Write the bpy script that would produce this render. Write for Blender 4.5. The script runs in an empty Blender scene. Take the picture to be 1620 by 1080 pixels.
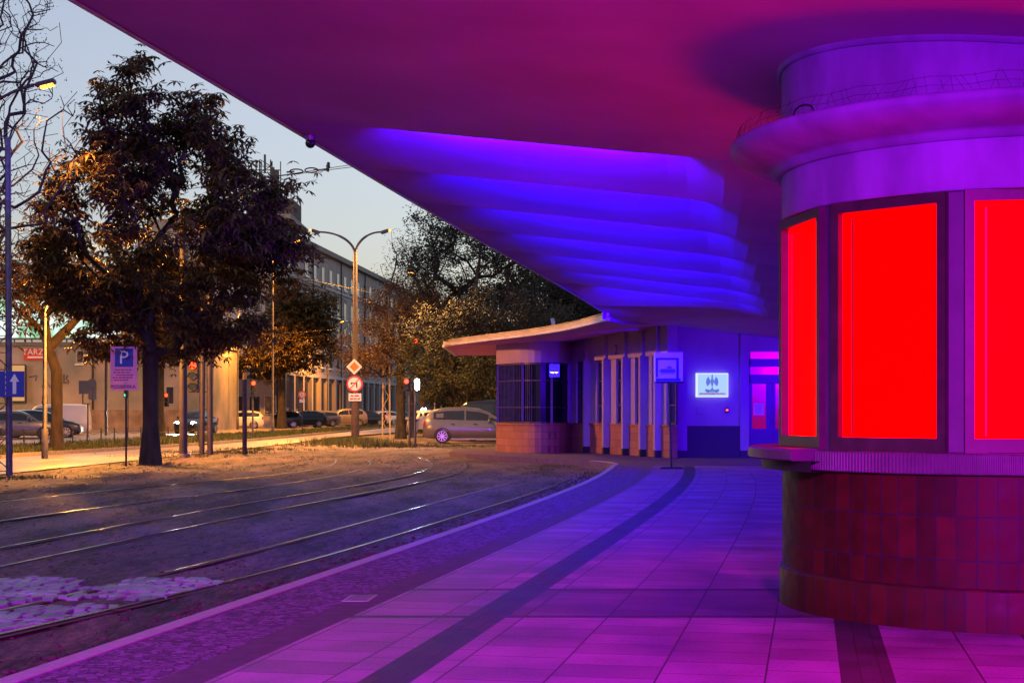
import bpy, bmesh, math, random
import numpy as np
from mathutils import Vector, Matrix, noise
PI = math.pi
R = math.radians
rnd = random.Random(7)
S = bpy.context.scene
COL = S.collection

# ------------------------------------------------------------------ camera
CZ = 1.30
FPX = 2400.0
cd = bpy.data.cameras.new('camera')
cam = bpy.data.objects.new('camera', cd); COL.objects.link(cam)
cam.location = (0, 0, CZ); cam.rotation_euler = (R(90), 0, 0)
cd.sensor_width = 36; cd.lens = 36 * FPX / 1620; cd.shift_y = 110 / 1620
cd.clip_start = 0.05; cd.clip_end = 3000
S.camera = cam

# ------------------------------------------------------------------ world, sun, exposure
SUN_EL, SUN_ROT = 5.0, -130.0
w = bpy.data.worlds.new('World'); S.world = w; w.use_nodes = True
nt = w.node_tree
sky = nt.nodes.new('ShaderNodeTexSky'); sky.sky_type = 'NISHITA'; sky.sun_disc = False
sky.sun_elevation = R(SUN_EL); sky.sun_rotation = R(SUN_ROT)
sky.air_density = 1.0; sky.dust_density = 2.0; sky.ozone_density = 2.0
bg = nt.nodes['Background']; bg.inputs['Strength'].default_value = 0.122
hs = nt.nodes.new('ShaderNodeHueSaturation'); hs.inputs['Saturation'].default_value = 0.72
nt.links.new(sky.outputs[0], hs.inputs['Color']); tint = nt.nodes.new('ShaderNodeMix'); tint.data_type = 'RGBA'; tint.blend_type = 'MULTIPLY'; tint.inputs[0].default_value = 1
tint.inputs[7].default_value = (1.12, .95, 1.0, 1)
nt.links.new(hs.outputs[0], tint.inputs[6]); nt.links.new(tint.outputs[2], bg.inputs['Color'])
S.view_settings.view_transform = 'Standard'; S.view_settings.look = 'None'
S.view_settings.exposure = 1.75; S.view_settings.gamma = 1.0
S.cycles.sample_clamp_indirect = 4.0
S.cycles.max_bounces = 6

# ------------------------------------------------------------------ helpers
def P(px, py, Y):                      # photo pixel at depth Y -> world point
    return Vector(((px - 810) / FPX * Y, Y, CZ + (650 - py) / FPX * Y))
def G(px, py, z=-0.15):                # photo pixel on a horizontal plane
    Y = (CZ - z) * FPX / (py - 650)
    return Vector(((px - 810) / FPX * Y, Y, z))
def dist_of(h, dpx): return h * FPX / dpx

class MB:
    """collects shapes, builds one mesh object"""
    def __init__(s): s.v = []; s.f = []; s.sm = []; s.mi = []; s.uv = None; s.cur = 0
    def add(s, vs, fs, smooth=False):
        b = len(s.v); s.v += [tuple(v) for v in vs]
        for f in fs:
            s.f.append(tuple(i + b for i in f)); s.sm.append(smooth); s.mi.append(s.cur)
        return s
    def box(s, c, d, rz=0, rx=0, ry=0, bev=0.0):
        hx, hy, hz = d[0] / 2, d[1] / 2, d[2] / 2
        m = Matrix.Translation(c) @ Matrix.Rotation(rz, 4, 'Z') @ Matrix.Rotation(ry, 4, 'Y') @ Matrix.Rotation(rx, 4, 'X')
        if bev <= 0:
            vs = [m @ Vector((x, y, z)) for z in (-hz, hz) for y in (-hy, hy) for x in (-hx, hx)]
            return s.add(vs, [(0, 2, 3, 1), (4, 5, 7, 6), (0, 1, 5, 4), (2, 6, 7, 3), (0, 4, 6, 2), (1, 3, 7, 5)])
        bm = bmesh.new(); bmesh.ops.create_cube(bm, size=1)
        bmesh.ops.scale(bm, vec=d, verts=bm.verts)
        bmesh.ops.bevel(bm, geom=list(bm.edges), offset=min(bev, min(d) * .45), segments=2, affect='EDGES', profile=.5)
        bm.verts.index_update()
        vs = [m @ v.co for v in bm.verts]; fs = [[v.index for v in f.verts] for f in bm.faces]; bm.free()
        return s.add(vs, fs)
    def b2(s, p0, p1, bev=0):
        p0 = Vector(p0); p1 = Vector(p1)
        return s.box((p0 + p1) / 2, tuple(abs(a) for a in (p1 - p0)), bev=bev)
    def tube(s, pts, r, n=8, cap=True, smooth=True):
        pts = [Vector(p) for p in pts]; k = len(pts)
        rs = r if isinstance(r, (list, tuple)) else [r] * k
        rings = []; up = None
        for i, p in enumerate(pts):
            t = (pts[min(i + 1, k - 1)] - pts[max(i - 1, 0)])
            if t.length < 1e-9: t = Vector((0, 0, 1))
            t.normalize()
            if up is None or abs(up.dot(t)) > .95:
                up = Vector((0, 1, 0)) if abs(t.y) < .9 else Vector((1, 0, 0))
            a = t.cross(up).normalized(); b = t.cross(a).normalized(); up = -b if up.dot(-b) > 0 else b
            rings.append([p + (a * math.cos(2 * PI * j / n) + b * math.sin(2 * PI * j / n)) * rs[i] for j in range(n)])
        # keep rings aligned
        for i in range(1, k):
            best = min(range(n), key=lambda o: sum((rings[i][(j + o) % n] - rings[i - 1][j] - (pts[i] - pts[i - 1])).length_squared for j in range(0, n, max(1, n // 4))))
            rings[i] = [rings[i][(j + best) % n] for j in range(n)]
        vs = [v for r_ in rings for v in r_]; fs = []
        for i in range(k - 1):
            for j in range(n):
                a0, a1 = i * n + j, i * n + (j + 1) % n
                fs.append((a0, a1, a1 + n, a0 + n))
        s.add(vs, fs, smooth)
        if cap: s.add(rings[0], [tuple(range(n))]); s.add(rings[-1], [tuple(range(n))])
        return s
    def cyl(s, c, r, h, n=16, axis='z', r2=None, smooth=True):
        c = Vector(c); d = {'x': Vector((1, 0, 0)), 'y': Vector((0, 1, 0)), 'z': Vector((0, 0, 1))}[axis]
        return s.tube([c - d * h / 2, c + d * h / 2], [r, r if r2 is None else r2], n, True, smooth)
    def lathe(s, prof, c=(0, 0, 0), n=64, a0=0, a1=2 * PI, smooth=True):
        full = abs(a1 - a0 - 2 * PI) < 1e-6; m = n if full else n + 1; k = len(prof)
        vs = []
        for i in range(m):
            a = a0 + (a1 - a0) * i / n
            for (r, z) in prof: vs.append((c[0] - r * math.sin(a), c[1] - r * math.cos(a), c[2] + z))
        fs = []
        for i in range(n):
            j = (i + 1) % m
            for q in range(k - 1): fs.append((i * k + q, j * k + q, j * k + q + 1, i * k + q + 1))
        return s.add(vs, fs, smooth)
    def prism(s, poly, z0, z1):             # poly: xy outline, extruded in z
        n = len(poly); vs = [(x, y, z0) for x, y in poly] + [(x, y, z1) for x, y in poly]
        return s.add(vs, [tuple(range(n))[::-1], tuple(range(n, 2 * n))] + [(i, (i + 1) % n, n + (i + 1) % n, n + i) for i in range(n)])
    def plate(s, poly, y0, y1):             # poly: xz outline, extruded in y
        n = len(poly); vs = [(x, y0, z) for x, z in poly] + [(x, y1, z) for x, z in poly]
        return s.add(vs, [tuple(range(n)), tuple(range(n, 2 * n))[::-1]] + [(i, n + i, n + (i + 1) % n, (i + 1) % n) for i in range(n)])
    def ball(s, c, r, n=10, sc=(1, 1, 1)):
        m = n // 2; vs = []; fs = []
        for i in range(m + 1):
            t = PI * i / m
            for j in range(n):
                a = 2 * PI * j / n
                vs.append((c[0] + r * sc[0] * math.sin(t) * math.cos(a), c[1] + r * sc[1] * math.sin(t) * math.sin(a), c[2] + r * sc[2] * math.cos(t)))
        for i in range(m):
            for j in range(n): fs.append((i * n + j, (i + 1) * n + j, (i + 1) * n + (j + 1) % n, i * n + (j + 1) % n))
        return s.add(vs, fs, True)
    def build(s, name, mat, parent=None, off=None, label=None, **kw):
        v = s.v
        if off is not None: v = [(a - off[0], b - off[1], c - off[2]) for a, b, c in v]
        me = bpy.data.meshes.new(name); me.from_pydata(v, [], s.f)
        me.polygons.foreach_set('use_smooth', s.sm)
        for m in (mat if isinstance(mat, (list, tuple)) else [mat]): me.materials.append(m)
        me.polygons.foreach_set('material_index', s.mi)
        if s.uv:
            ul = me.uv_layers.new(name='UVMap')
            li = np.zeros(len(me.loops), dtype=np.int32); me.loops.foreach_get('vertex_index', li)
            ul.data.foreach_set('uv', np.array(s.uv, dtype=np.float32)[li].ravel())
        if kw.get('fix', True) and len(s.f) < 60000:
            bm = bmesh.new(); bm.from_mesh(me)
            if kw.get('normals', True): bmesh.ops.recalc_face_normals(bm, faces=bm.faces)
            bm.to_mesh(me); bm.free()
        me.update()
        o = bpy.data.objects.new(name, me); COL.objects.link(o)
        if parent is not None: o.parent = parent
        if label: o['label'] = label
        return o

def tag(o, label=None, cat=None, group=None, kind=None):
    if label: o['label'] = label
    if cat: o['category'] = cat
    if group: o['group'] = group
    if kind: o['kind'] = kind
    return o
OFFS = {}
def thing(name, label, cat, loc=(0, 0, 0), rz=0, group=None, world=False):
    o = bpy.data.objects.new(name, None); COL.objects.link(o)
    o.location = loc; o.rotation_euler = (0, 0, rz); o.empty_display_size = .3
    if world: OFFS[o.name] = tuple(loc)      # parts given in world coordinates
    return tag(o, label, cat, group)
_b = MB.build
def build(s, name, mat, parent=None, off=None, label=None, **kw):
    if parent is not None and off is None: off = OFFS.get(parent.name)
    o = _b(s, name, mat, parent, off, label, **kw)
    if parent is not None and parent.name in OFFS: OFFS[o.name] = OFFS[parent.name]
    return o
MB.build = build
def copy_tree(o, loc=None, rz=None, label=None, parent=None, sc=None, group=None):
    c = o.copy(); COL.objects.link(c)
    if parent is not None: c.parent = parent
    if loc is not None: c.location = loc
    if rz is not None: c.rotation_euler = (0, 0, rz)
    if label: c['label'] = label
    if group: c['group'] = group
    for ch in list(o.children): copy_tree(ch, parent=c)
    return c
def struct(mb, name, mat, **kw):
    return tag(mb.build(name, mat, **kw), kind='structure')

# ------------------------------------------------------------------ materials
MATS = {}
def mat(name, col, rough=.7, metal=0, var=.0, vscale=3, bump=0, bscale=20, col2=None, spec=.5, emit=None, es=0, stretch=None, coat=0):
    if name in MATS: return MATS[name]
    m = bpy.data.materials.new(name); m.use_nodes = True; n = m.node_tree.nodes; l = m.node_tree.links
    b = n['Principled BSDF']
    b.inputs['Base Color'].default_value = (*col, 1); b.inputs['Roughness'].default_value = rough
    b.inputs['Metallic'].default_value = metal; b.inputs['Specular IOR Level'].default_value = spec
    b.inputs['Coat Weight'].default_value = coat
    tc = n.new('ShaderNodeTexCoord'); mp = n.new('ShaderNodeMapping'); l.new(tc.outputs['Object'], mp.inputs['Vector'])
    if stretch: mp.inputs['Scale'].default_value = stretch
    if var > 0 or col2:
        nz = n.new('ShaderNodeTexNoise'); nz.inputs['Scale'].default_value = vscale; nz.inputs['Detail'].default_value = 6
        l.new(mp.outputs[0], nz.inputs['Vector'])
        cr = n.new('ShaderNodeValToRGB'); cr.color_ramp.elements[0].position = .35; cr.color_ramp.elements[1].position = .68
        c2 = col2 or tuple(min(1, c * (1 + var)) for c in col)
        c1 = col if col2 else tuple(c * (1 - var) for c in col)
        cr.color_ramp.elements[0].color = (*c1, 1); cr.color_ramp.elements[1].color = (*c2, 1)
        l.new(nz.outputs['Fac'], cr.inputs[0]); l.new(cr.outputs[0], b.inputs['Base Color'])
    if bump > 0:
        nb = n.new('ShaderNodeTexNoise'); nb.inputs['Scale'].default_value = bscale; nb.inputs['Detail'].default_value = 8
        l.new(mp.outputs[0], nb.inputs['Vector'])
        bp = n.new('ShaderNodeBump'); bp.inputs['Strength'].default_value = bump; bp.inputs['Distance'].default_value = .02
        l.new(nb.outputs['Fac'], bp.inputs['Height']); l.new(bp.outputs[0], b.inputs['Normal'])
    if emit: b.inputs['Emission Color'].default_value = (*emit, 1); b.inputs['Emission Strength'].default_value = es
    MATS[name] = m; return m

M_paint = mat('light_tinted_plaster', (.64, .21, .60), .8, var=.09, vscale=.8, bump=.12, bscale=6)  # green kept low: magenta and blue light put into the plaster colour
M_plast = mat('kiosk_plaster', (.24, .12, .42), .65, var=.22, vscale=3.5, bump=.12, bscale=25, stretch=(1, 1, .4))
M_wall = mat('pavilion_plaster', (.30, .21, .28), .8, var=.08, vscale=2, bump=.1)
M_frame = mat('brown_frame', (.045, .022, .030), .45, var=.25, vscale=9)
M_frame2 = mat('grey_pillar_paint', (.085, .05, .10), .5, var=.15, vscale=6)
M_dark = mat('dark_metal', (.03, .028, .032), .5, metal=.3, var=.2, vscale=10)
M_black = mat('black', (.012, .012, .014), .6)
M_galv = mat('galvanised', (.30, .30, .33), .45, metal=.7, var=.15, vscale=12)
M_polegrey = mat('pole_paint', (.075, .068, .075), .55, metal=.2, var=.3, vscale=6)
M_conc = mat('concrete_pole', (.17, .15, .14), .85, var=.15, vscale=5, bump=.2)
M_kerb = mat('kerb_granite', (.36, .27, .37), .7, var=.12, vscale=14, bump=.25, bscale=60)
M_rail = mat('rail_steel', (.42, .41, .43), .22, metal=1, var=.25, vscale=7)
M_railside = mat('rail_rust', (.07, .04, .03), .8, var=.4, vscale=15)
M_bark = mat('bark', (.036, .026, .020), .95, var=.4, vscale=6, bump=.8, bscale=14, stretch=(1, 1, .3))
M_white = mat('white_paint', (.75, .74, .75), .4)
M_glass = mat('dark_glass', (.012, .014, .02), .06, spec=.8)
M_tire = mat('rubber', (.018, .018, .02), .8)
M_rim = mat('alloy', (.55, .55, .58), .3, metal=.8)
M_signblue = mat('sign_blue', (.01, .02, .38), .35)
M_signwhite = mat('sign_white', (.72, .70, .74), .4)
M_signback = mat('sign_back', (.10, .10, .13), .5, metal=.3)
M_signred = mat('sign_red', (.55, .01, .02), .4)
M_signyel = mat('sign_orange', (.75, .16, .01), .4)
M_yel = mat('yellow_paint', (.55, .34, .03), .5)
M_asph = mat('asphalt', (.085, .072, .075), .55, var=.22, vscale=1.3, bump=.3, bscale=60, spec=.6)
M_ground = mat('far_ground', (.09, .075, .055), .9, var=.4, vscale=.8, bump=.4, bscale=15)
M_grass = mat('grass_blades', (.035, .065, .012), .8, col2=(.10, .09, .02), vscale=2)
M_grassbase = mat('grass_soil', (.035, .045, .015), .95, var=.4, vscale=4, bump=.5)
def emis(name, col, s, **k): return mat(name, (.02, .02, .02), k.get('rough', .3), emit=col, es=s)
M_red = emis('red_lamp_glow', (1, .02, .005), 4.5)
M_green = emis('green_lamp_glow', (.03, 1, .5), 1.5)
M_whiteL = emis('white_lamp_glow', (.85, .95, 1), 45)
M_sodium = emis('sodium_glow', (1, .28, .02), 3)
M_head = emis('headlight_glow', (1, .95, .8), 60)

# ================================================================== PLATFORM
def catmull(pts, step=.25):
    pts = [Vector(p) for p in pts]; out = []
    for i in range(len(pts) - 1):
        p0 = pts[i - 1] if i > 0 else pts[0] * 2 - pts[1]; p1 = pts[i]; p2 = pts[i + 1]
        p3 = pts[i + 2] if i + 2 < len(pts) else pts[-1] * 2 - pts[-2]
        n = max(2, int((p2 - p1).length / step))
        for k in range(n):
            t = k / n
            out.append(.5 * ((2 * p1) + (p2 - p0) * t + (2 * p0 - 5 * p1 + 4 * p2 - p3) * t * t + (3 * p1 - p0 - 3 * p2 + p3) * t ** 3))
    out.append(pts[-1]); return out
def offset2(pts, d):                    # offset to the right of travel
    o = []
    for i, p in enumerate(pts):
        t = pts[min(i + 1, len(pts) - 1)] - pts[max(i - 1, 0)]; t = Vector((t.x, t.y, 0)).normalized()
        o.append(Vector((p.x + t.y * d, p.y - t.x * d, p.z)))
    return o
kerb_px = [(0, 1075), (300, 970), (584, 884), (804, 807), (922, 762)]
kp = [G(x, y, 0) for x, y in kerb_px]
kp = [Vector((-4.3, -4, 0)), Vector((-3.45, 2.2, 0))] + kp + [Vector((2.0, 33.0, 0)), Vector((2.36, 36.2, 0))]
_c = np.polyfit([p.y for p in kp[1:]], [p.x for p in kp[1:]], 3)
kerb = [Vector((float(np.polyval(_c, y)), y, 0)) for y in np.linspace(-8, 36.2, 148)]
NK = len(kerb)

def paving_mat():
    m = bpy.data.materials.new('light_tinted_slabs'); m.use_nodes = True; n = m.node_tree.nodes; l = m.node_tree.links
    b = n['Principled BSDF']; b.inputs['Specular IOR Level'].default_value = .25
    uv = n.new('ShaderNodeUVMap'); uv.uv_map = 'UVMap'
    def brick(sx, sy, mort, c1, c2, cm, off=.5, bias=0.):
        t = n.new('ShaderNodeTexBrick'); t.inputs['Scale'].default_value = 1; t.offset = off
        t.inputs['Brick Width'].default_value = sx; t.inputs['Row Height'].default_value = sy
        t.inputs['Mortar Size'].default_value = mort; t.inputs['Mortar Smooth'].default_value = .3
        t.inputs['Bias'].default_value = bias
        t.inputs['Color1'].default_value = (*c1, 1); t.inputs['Color2'].default_value = (*c2, 1); t.inputs['Mortar'].default_value = (*cm, 1)
        l.new(uv.outputs[0], t.inputs['Vector']); return t
    slab = brick(.36, .52, .006, (.42, .15, .42), (.28, .10, .28), (.09, .035, .09), .5)  # slab colour carries the magenta light, its green cut
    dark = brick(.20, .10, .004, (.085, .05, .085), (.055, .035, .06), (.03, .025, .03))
    nz = n.new('ShaderNodeTexNoise'); nz.inputs['Scale'].default_value = 1.4; nz.inputs['Detail'].default_value = 8; l.new(uv.outputs[0], nz.inputs['Vector'])
    nf = n.new('ShaderNodeTexNoise'); nf.inputs['Scale'].default_value = 45; nf.inputs['Detail'].default_value = 4; l.new(uv.outputs[0], nf.inputs['Vector'])
    def math_(op, a, b_=None, c=None):
        t = n.new('ShaderNodeMath'); t.operation = op
        for i, q in enumerate((a, b_, c)):
            if q is None: continue
            if hasattr(q, 'is_linked') or hasattr(q, 'links'): l.new(q, t.inputs[i])
            else: t.inputs[i].default_value = q
        return t.outputs[0]
    sep = n.new('ShaderNodeSeparateXYZ'); l.new(uv.outputs[0], sep.inputs[0])
    tc = n.new('ShaderNodeTexCoord'); so = n.new('ShaderNodeSeparateXYZ'); l.new(tc.outputs['Object'], so.inputs[0])
    v = sep.outputs[1]
    def band(x, a, c): return math_('MULTIPLY', math_('GREATER_THAN', x, a), math_('LESS_THAN', x, c))
    msk = band(v, 1.72, 1.97)
    for a, c in ((4.0, 4.26), (5.05, 5.33), (7.3, 7.55)): msk = math_('MAXIMUM', msk, band(v, a, c))
    for a, c in ((9.56, 9.66), (11.02, 11.12), (21.5, 21.6), (27.0, 27.1)):
        msk = math_('MAXIMUM', msk, math_('MULTIPLY', band(so.outputs[1], a, c), math_('GREATER_THAN', v, 1.0)))
    mx = n.new('ShaderNodeMix'); mx.data_type = 'RGBA'; l.new(msk, mx.inputs[0]); l.new(slab.outputs[0], mx.inputs[6]); l.new(dark.outputs[0], mx.inputs[7])
    mu = n.new('ShaderNodeMix'); mu.data_type = 'RGBA'; mu.blend_type = 'MULTIPLY'; mu.inputs[0].default_value = 1
    cr = n.new('ShaderNodeValToRGB'); cr.color_ramp.elements[0].position = .36; cr.color_ramp.elements[0].color = (.45, .45, .45, 1)
    cr.color_ramp.elements[1].position = .65; cr.color_ramp.elements[1].color = (1.08, 1.08, 1.08, 1)
    av = math_('ADD', math_('MULTIPLY', nz.outputs['Fac'], .75), math_('MULTIPLY', nf.outputs['Fac'], .25))
    l.new(av, cr.inputs[0]); l.new(mx.outputs[2], mu.inputs[6]); l.new(cr.outputs[0], mu.inputs[7])
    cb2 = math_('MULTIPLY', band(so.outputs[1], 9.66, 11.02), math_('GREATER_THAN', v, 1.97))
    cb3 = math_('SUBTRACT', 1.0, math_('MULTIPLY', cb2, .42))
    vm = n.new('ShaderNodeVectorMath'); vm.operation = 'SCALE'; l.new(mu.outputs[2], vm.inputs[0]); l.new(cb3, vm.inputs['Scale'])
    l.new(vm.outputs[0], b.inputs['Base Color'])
    bp = n.new('ShaderNodeBump'); bp.inputs['Strength'].default_value = .5; bp.inputs['Distance'].default_value = .004
    h = math_('ADD', math_('MULTIPLY', slab.outputs['Fac'], -1.0), math_('MULTIPLY', nf.outputs['Fac'], .6))
    l.new(h, bp.inputs['Height']); l.new(bp.outputs[0], b.inputs['Normal'])
    rr = math_('ADD', math_('MULTIPLY', nz.outputs['Fac'], .3), .42); l.new(rr, b.inputs['Roughness'])
    return m
def setts_mat(name, sc, c1, c2, cm, bumpd=.01, rnd_=1.0, thr=.06):
    m = bpy.data.materials.new(name); m.use_nodes = True; n = m.node_tree.nodes; l = m.node_tree.links
    b = n['Principled BSDF']; b.inputs['Roughness'].default_value = .8; b.inputs['Specular IOR Level'].default_value = .15
    uv = n.new('ShaderNodeUVMap'); uv.uv_map = 'UVMap'
    v1 = n.new('ShaderNodeTexVoronoi'); v1.feature = 'DISTANCE_TO_EDGE'; v1.inputs['Scale'].default_value = sc; v1.inputs['Randomness'].default_value = rnd_
    v2 = n.new('ShaderNodeTexVoronoi'); v2.inputs['Scale'].default_value = sc; v2.inputs['Randomness'].default_value = rnd_
    l.new(uv.outputs[0], v1.inputs[0]); l.new(uv.outputs[0], v2.inputs[0])
    s = n.new('ShaderNodeSeparateColor'); l.new(v2.outputs['Color'], s.inputs[0])
    mx = n.new('ShaderNodeMix'); mx.data_type = 'RGBA'; mx.inputs[6].default_value = (*c1, 1); mx.inputs[7].default_value = (*c2, 1); l.new(s.outputs[0], mx.inputs[0])
    cr = n.new('ShaderNodeValToRGB'); cr.color_ramp.elements[0].position = 0; cr.color_ramp.elements[1].position = thr; l.new(v1.outputs[0], cr.inputs[0])
    m2 = n.new('ShaderNodeMix'); m2.data_type = 'RGBA'; m2.inputs[6].default_value = (*cm, 1); l.new(mx.outputs[2], m2.inputs[7]); l.new(cr.outputs[0], m2.inputs[0])
    l.new(m2.outputs[2], b.inputs['Base Color'])
    bp = n.new('ShaderNodeBump'); bp.inputs['Strength'].default_value = .8; bp.inputs['Distance'].default_value = bumpd
    l.new(cr.outputs[0], bp.inputs['Height']); l.new(bp.outputs[0], b.inputs['Normal'])
    return m
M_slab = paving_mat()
M_setts = setts_mat('granite_setts', 21, (.09, .035, .11), (.26, .11, .32), (.03, .025, .03), .008)  # green cut, violet light put into the stone colour
M_darkpav = mat('dark_pavers', (.085, .04, .09), .85, var=.2, vscale=8, bump=.15, bscale=50)  # purple cast of the light added to the dark paver colour

def strip(mb, line, d0, d1, z, ncol=1):
    base = len(mb.v); us = 0; vs = []; uv = []
    for c in range(ncol + 1):
        d = d0 + (d1 - d0) * c / ncol; o = offset2(line, d); u = 0
        for i, p in enumerate(o):
            if i: u += (line[i] - line[i - 1]).length
            vs.append((p.x, p.y, z)); uv.append((u, d))
    n = len(line); fs = []
    for c in range(ncol):
        for i in range(n - 1): a = c * n + i; fs.append((a, a + n, a + n + 1, a + 1))
    mb.add(vs, fs)
    if mb.uv is None: mb.uv = []
    mb.uv += uv
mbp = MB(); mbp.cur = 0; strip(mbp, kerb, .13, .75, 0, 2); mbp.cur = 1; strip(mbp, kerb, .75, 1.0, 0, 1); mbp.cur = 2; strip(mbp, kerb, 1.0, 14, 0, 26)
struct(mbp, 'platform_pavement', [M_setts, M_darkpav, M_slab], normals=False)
kb = MB()
for i in range(0, NK - 1):              # granite kerb stones, about 1 m each
    if i % 3 == 0:
        j = min(i + 3, NK - 1); seg = kerb[i:j + 1]
        o0 = offset2(kerb, 0)[i:j + 1]; o1 = offset2(kerb, .126)[i:j + 1]
        sh = (seg[-1] - seg[0]).normalized() * .004
        poly = [(p.x, p.y) for p in o0] + [(p.x, p.y) for p in reversed(o1)]
        poly[0] = (poly[0][0] + sh.x, poly[0][1] + sh.y); poly[-1] = (poly[-1][0] + sh.x, poly[-1][1] + sh.y)
        kb.prism(poly, -.3, .006)
struct(kb, 'platform_kerb', M_kerb)
# pavement in front of the pavilion, closing the platform head
ap = MB(); ap.uv = []
endp = [(2.36, 36.2), (2.50, 37.4), (2.42, 38.7), (2.05, 39.8), (1.2, 41.5), (-.2, 43.8), (-1.4, 46.2), (-2.0, 48.5), (-2.0, 53), (16, 53), (16, 30), (8, 30)]
n0 = len(endp)
ap.prism(endp, -.3, -.004); ap.uv = [(x, y) for x, y in endp] * 2
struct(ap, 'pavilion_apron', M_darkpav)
ek = MB(); el = catmull([Vector((x, y, 0)) for x, y in endp[:4]], .3)
ea = offset2(el, 0); eb = offset2(el, .13)
ek.prism([(p.x, p.y) for p in ea] + [(p.x, p.y) for p in reversed(eb)], -.3, .006)
struct(ek, 'platform_end_kerb', M_kerb)

_q = [G(540, 951, 0), G(583, 951, 0), G(598, 941, 0), G(556, 941, 0)]; _c = sum(_q, Vector()) / 4
dv = thing('drain_cover', 'flat grey steel drain cover set in the paving between the kerb and the kiosk', 'drain cover', _c)
_m = MB(); _m.prism([(p.x - _c.x, p.y - _c.y) for p in _q], -.01, .005); _m.build('cover_plate', mat('worn_steel', (.34, .34, .36), .55, metal=.3, var=.2, vscale=20), dv)
_m = MB()
for i in range(6):
    t_ = (i + .7) / 6.4; a_ = _q[0].lerp(_q[3], t_) - _c; b_ = _q[1].lerp(_q[2], t_) - _c; a2 = a_.lerp(b_, .08); b2_ = a_.lerp(b_, .92); _m.box(((a2 + b2_) / 2 + Vector((0, 0, .0062))), ((b2_ - a2).length, .012, .002))
_m.build('slots', M_black, dv)
# ================================================================== CANOPY
def zbase(X, Y):
    z = 3.77 + .011 * Y - .135 * X
    t = min(1, max(0, (Y - 31.5) / 6.0)); t = t * t * (3 - 2 * t)
    zt = 3.44 + .117 * (min(max(X, 2.2), 4.6) - 2.2) - max(0, X - 4.6) * .115
    return z * (1 - t) + zt * t
def soffit(px, py):
    lo, hi = 2., 80.
    for _ in range(60):
        Y = (lo + hi) / 2; p = P(px, py, Y)
        if p.z > zbase(p.x, Y): hi = Y
        else: lo = Y
    return P(px, py, lo)
edge_px = [(115, 0), (300, 108), (480, 215), (640, 311), (760, 381), (870, 443), (925, 475), (950, 491)]
ep = [soffit(*q) for q in edge_px]
print('edge', [tuple(round(c, 2) for c in p) for p in ep])
e0 = ep[0]; dr = (ep[1] - ep[0]); dr = dr / dr.y
ep = [e0 + dr * (-14 - e0.y), e0 + dr * (-4 - e0.y), e0 + dr * (4 - e0.y)] + ep
tipz = 3.40
rim = []
for (px, py) in ((957, 507), (938, 512), (895, 522), (838, 531), (770, 539), (714, 546)):
    Y = (tipz - CZ) * FPX / (650 - py); rim.append(P(px, py, Y))
eline = [Vector((p.x, p.y, 0)) for p in ep] + [Vector((4.47, 43.35, 0))]
def edgeX(Y):
    for a, b in zip(eline[:-1], eline[1:]):
        if a.y <= Y <= b.y: return a.x + (b.x - a.x) * (Y - a.y) / max(1e-6, b.y - a.y)
    return eline[-1].x if Y > eline[-1].y else eline[0].x
YEND = 43.35; YE2 = ep[-1].y
STEPS = [14.9 + 2.72 * k for k in range(8)]
def Xb(Y): return 1.25 + .19 * (Y - 14.2)
def ramp(x): x = min(1, max(0, x)); return x * x * (3 - 2 * x)
def skew(s): return .25 * ramp((s - 8) / 6.0) * (1 - ramp((s - 33.5) / 5.0))
def rowY(s, X): return s - skew(s) * (max(-3, min(X - edgeX(s) - 2.0, 5.0)))
def zs(X, Y, side=1):                   # soffit with stepped cross ribs; side=0 just before a step, 1 after
    z = zbase(X, Y)
    sv = Y
    for _ in range(4): sv = Y + skew(sv) * (max(-3, min(X - edgeX(sv) - 2.0, 5.0)))
    return zrow(X, sv, side, z)
def zrow(X, Y, side, z):
    k = (Y - STEPS[0]) / 2.72
    kk = math.floor(k + (1e-6 if side else -1e-6))
    if kk < 0 or kk > 7: return z
    s = min(1, max(0, k - kk))
    a = .25 * ramp((X - edgeX(Y) - .05) / 1.2) * (1 - ramp((X - Xb(Y)) / .7)) + .085 * ramp((X - Xb(Y)) / .7)
    dz = a * (1 - s) ** .9 if kk < 7 else a * max(0, 1 - s * 1.0)
    return z + dz - .05 * ramp((X - Xb(Y)) / .7) * ramp(k * 3)
NX = 72
rows = []
ys = sorted(set([-14, -9, -4, YE2, 36, 37, 38.5, 40, 41.5, 0, 4, 7, 9, 11, 12, 13, 14] + [round(STEPS[0] + 2.72 * k + 2.72 * q / 6, 3) for k in range(8) for q in range(6)]))
ys = [y for y in ys if y < YEND - .1] + [YEND]
for y in ys:
    isstep = any(abs(y - s) < .01 for s in STEPS)
    rows.append((y, 0) if isstep else (y, 1))
    if isstep: rows.append((y, 1))
XR = 12.0
cm = MB(); vs = []
for (y, sd) in rows:
    xl = edgeX(y + 2 * skew(y)) if y < YEND else edgeX(y)
    for i in range(NX + 1):
        X = xl + (XR - xl) * (i / NX) ** 1.35
        vs.append((X, rowY(y, X), zrow(X, y, sd, zbase(X, rowY(y, X)))))
fs = []
for r in range(len(rows) - 1):
    for i in range(NX): a = r * (NX + 1) + i; fs.append((a, a + 1, a + NX + 2, a + NX + 1))
cm.add(vs, fs, False)
cano = thing('station_canopy', 'long sweeping white concrete canopy over the platform, underside stepped and lit blue and magenta', 'canopy', (4, 20, 0), world=True)
cm.build('soffit', M_paint, cano, normals=False)
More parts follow.
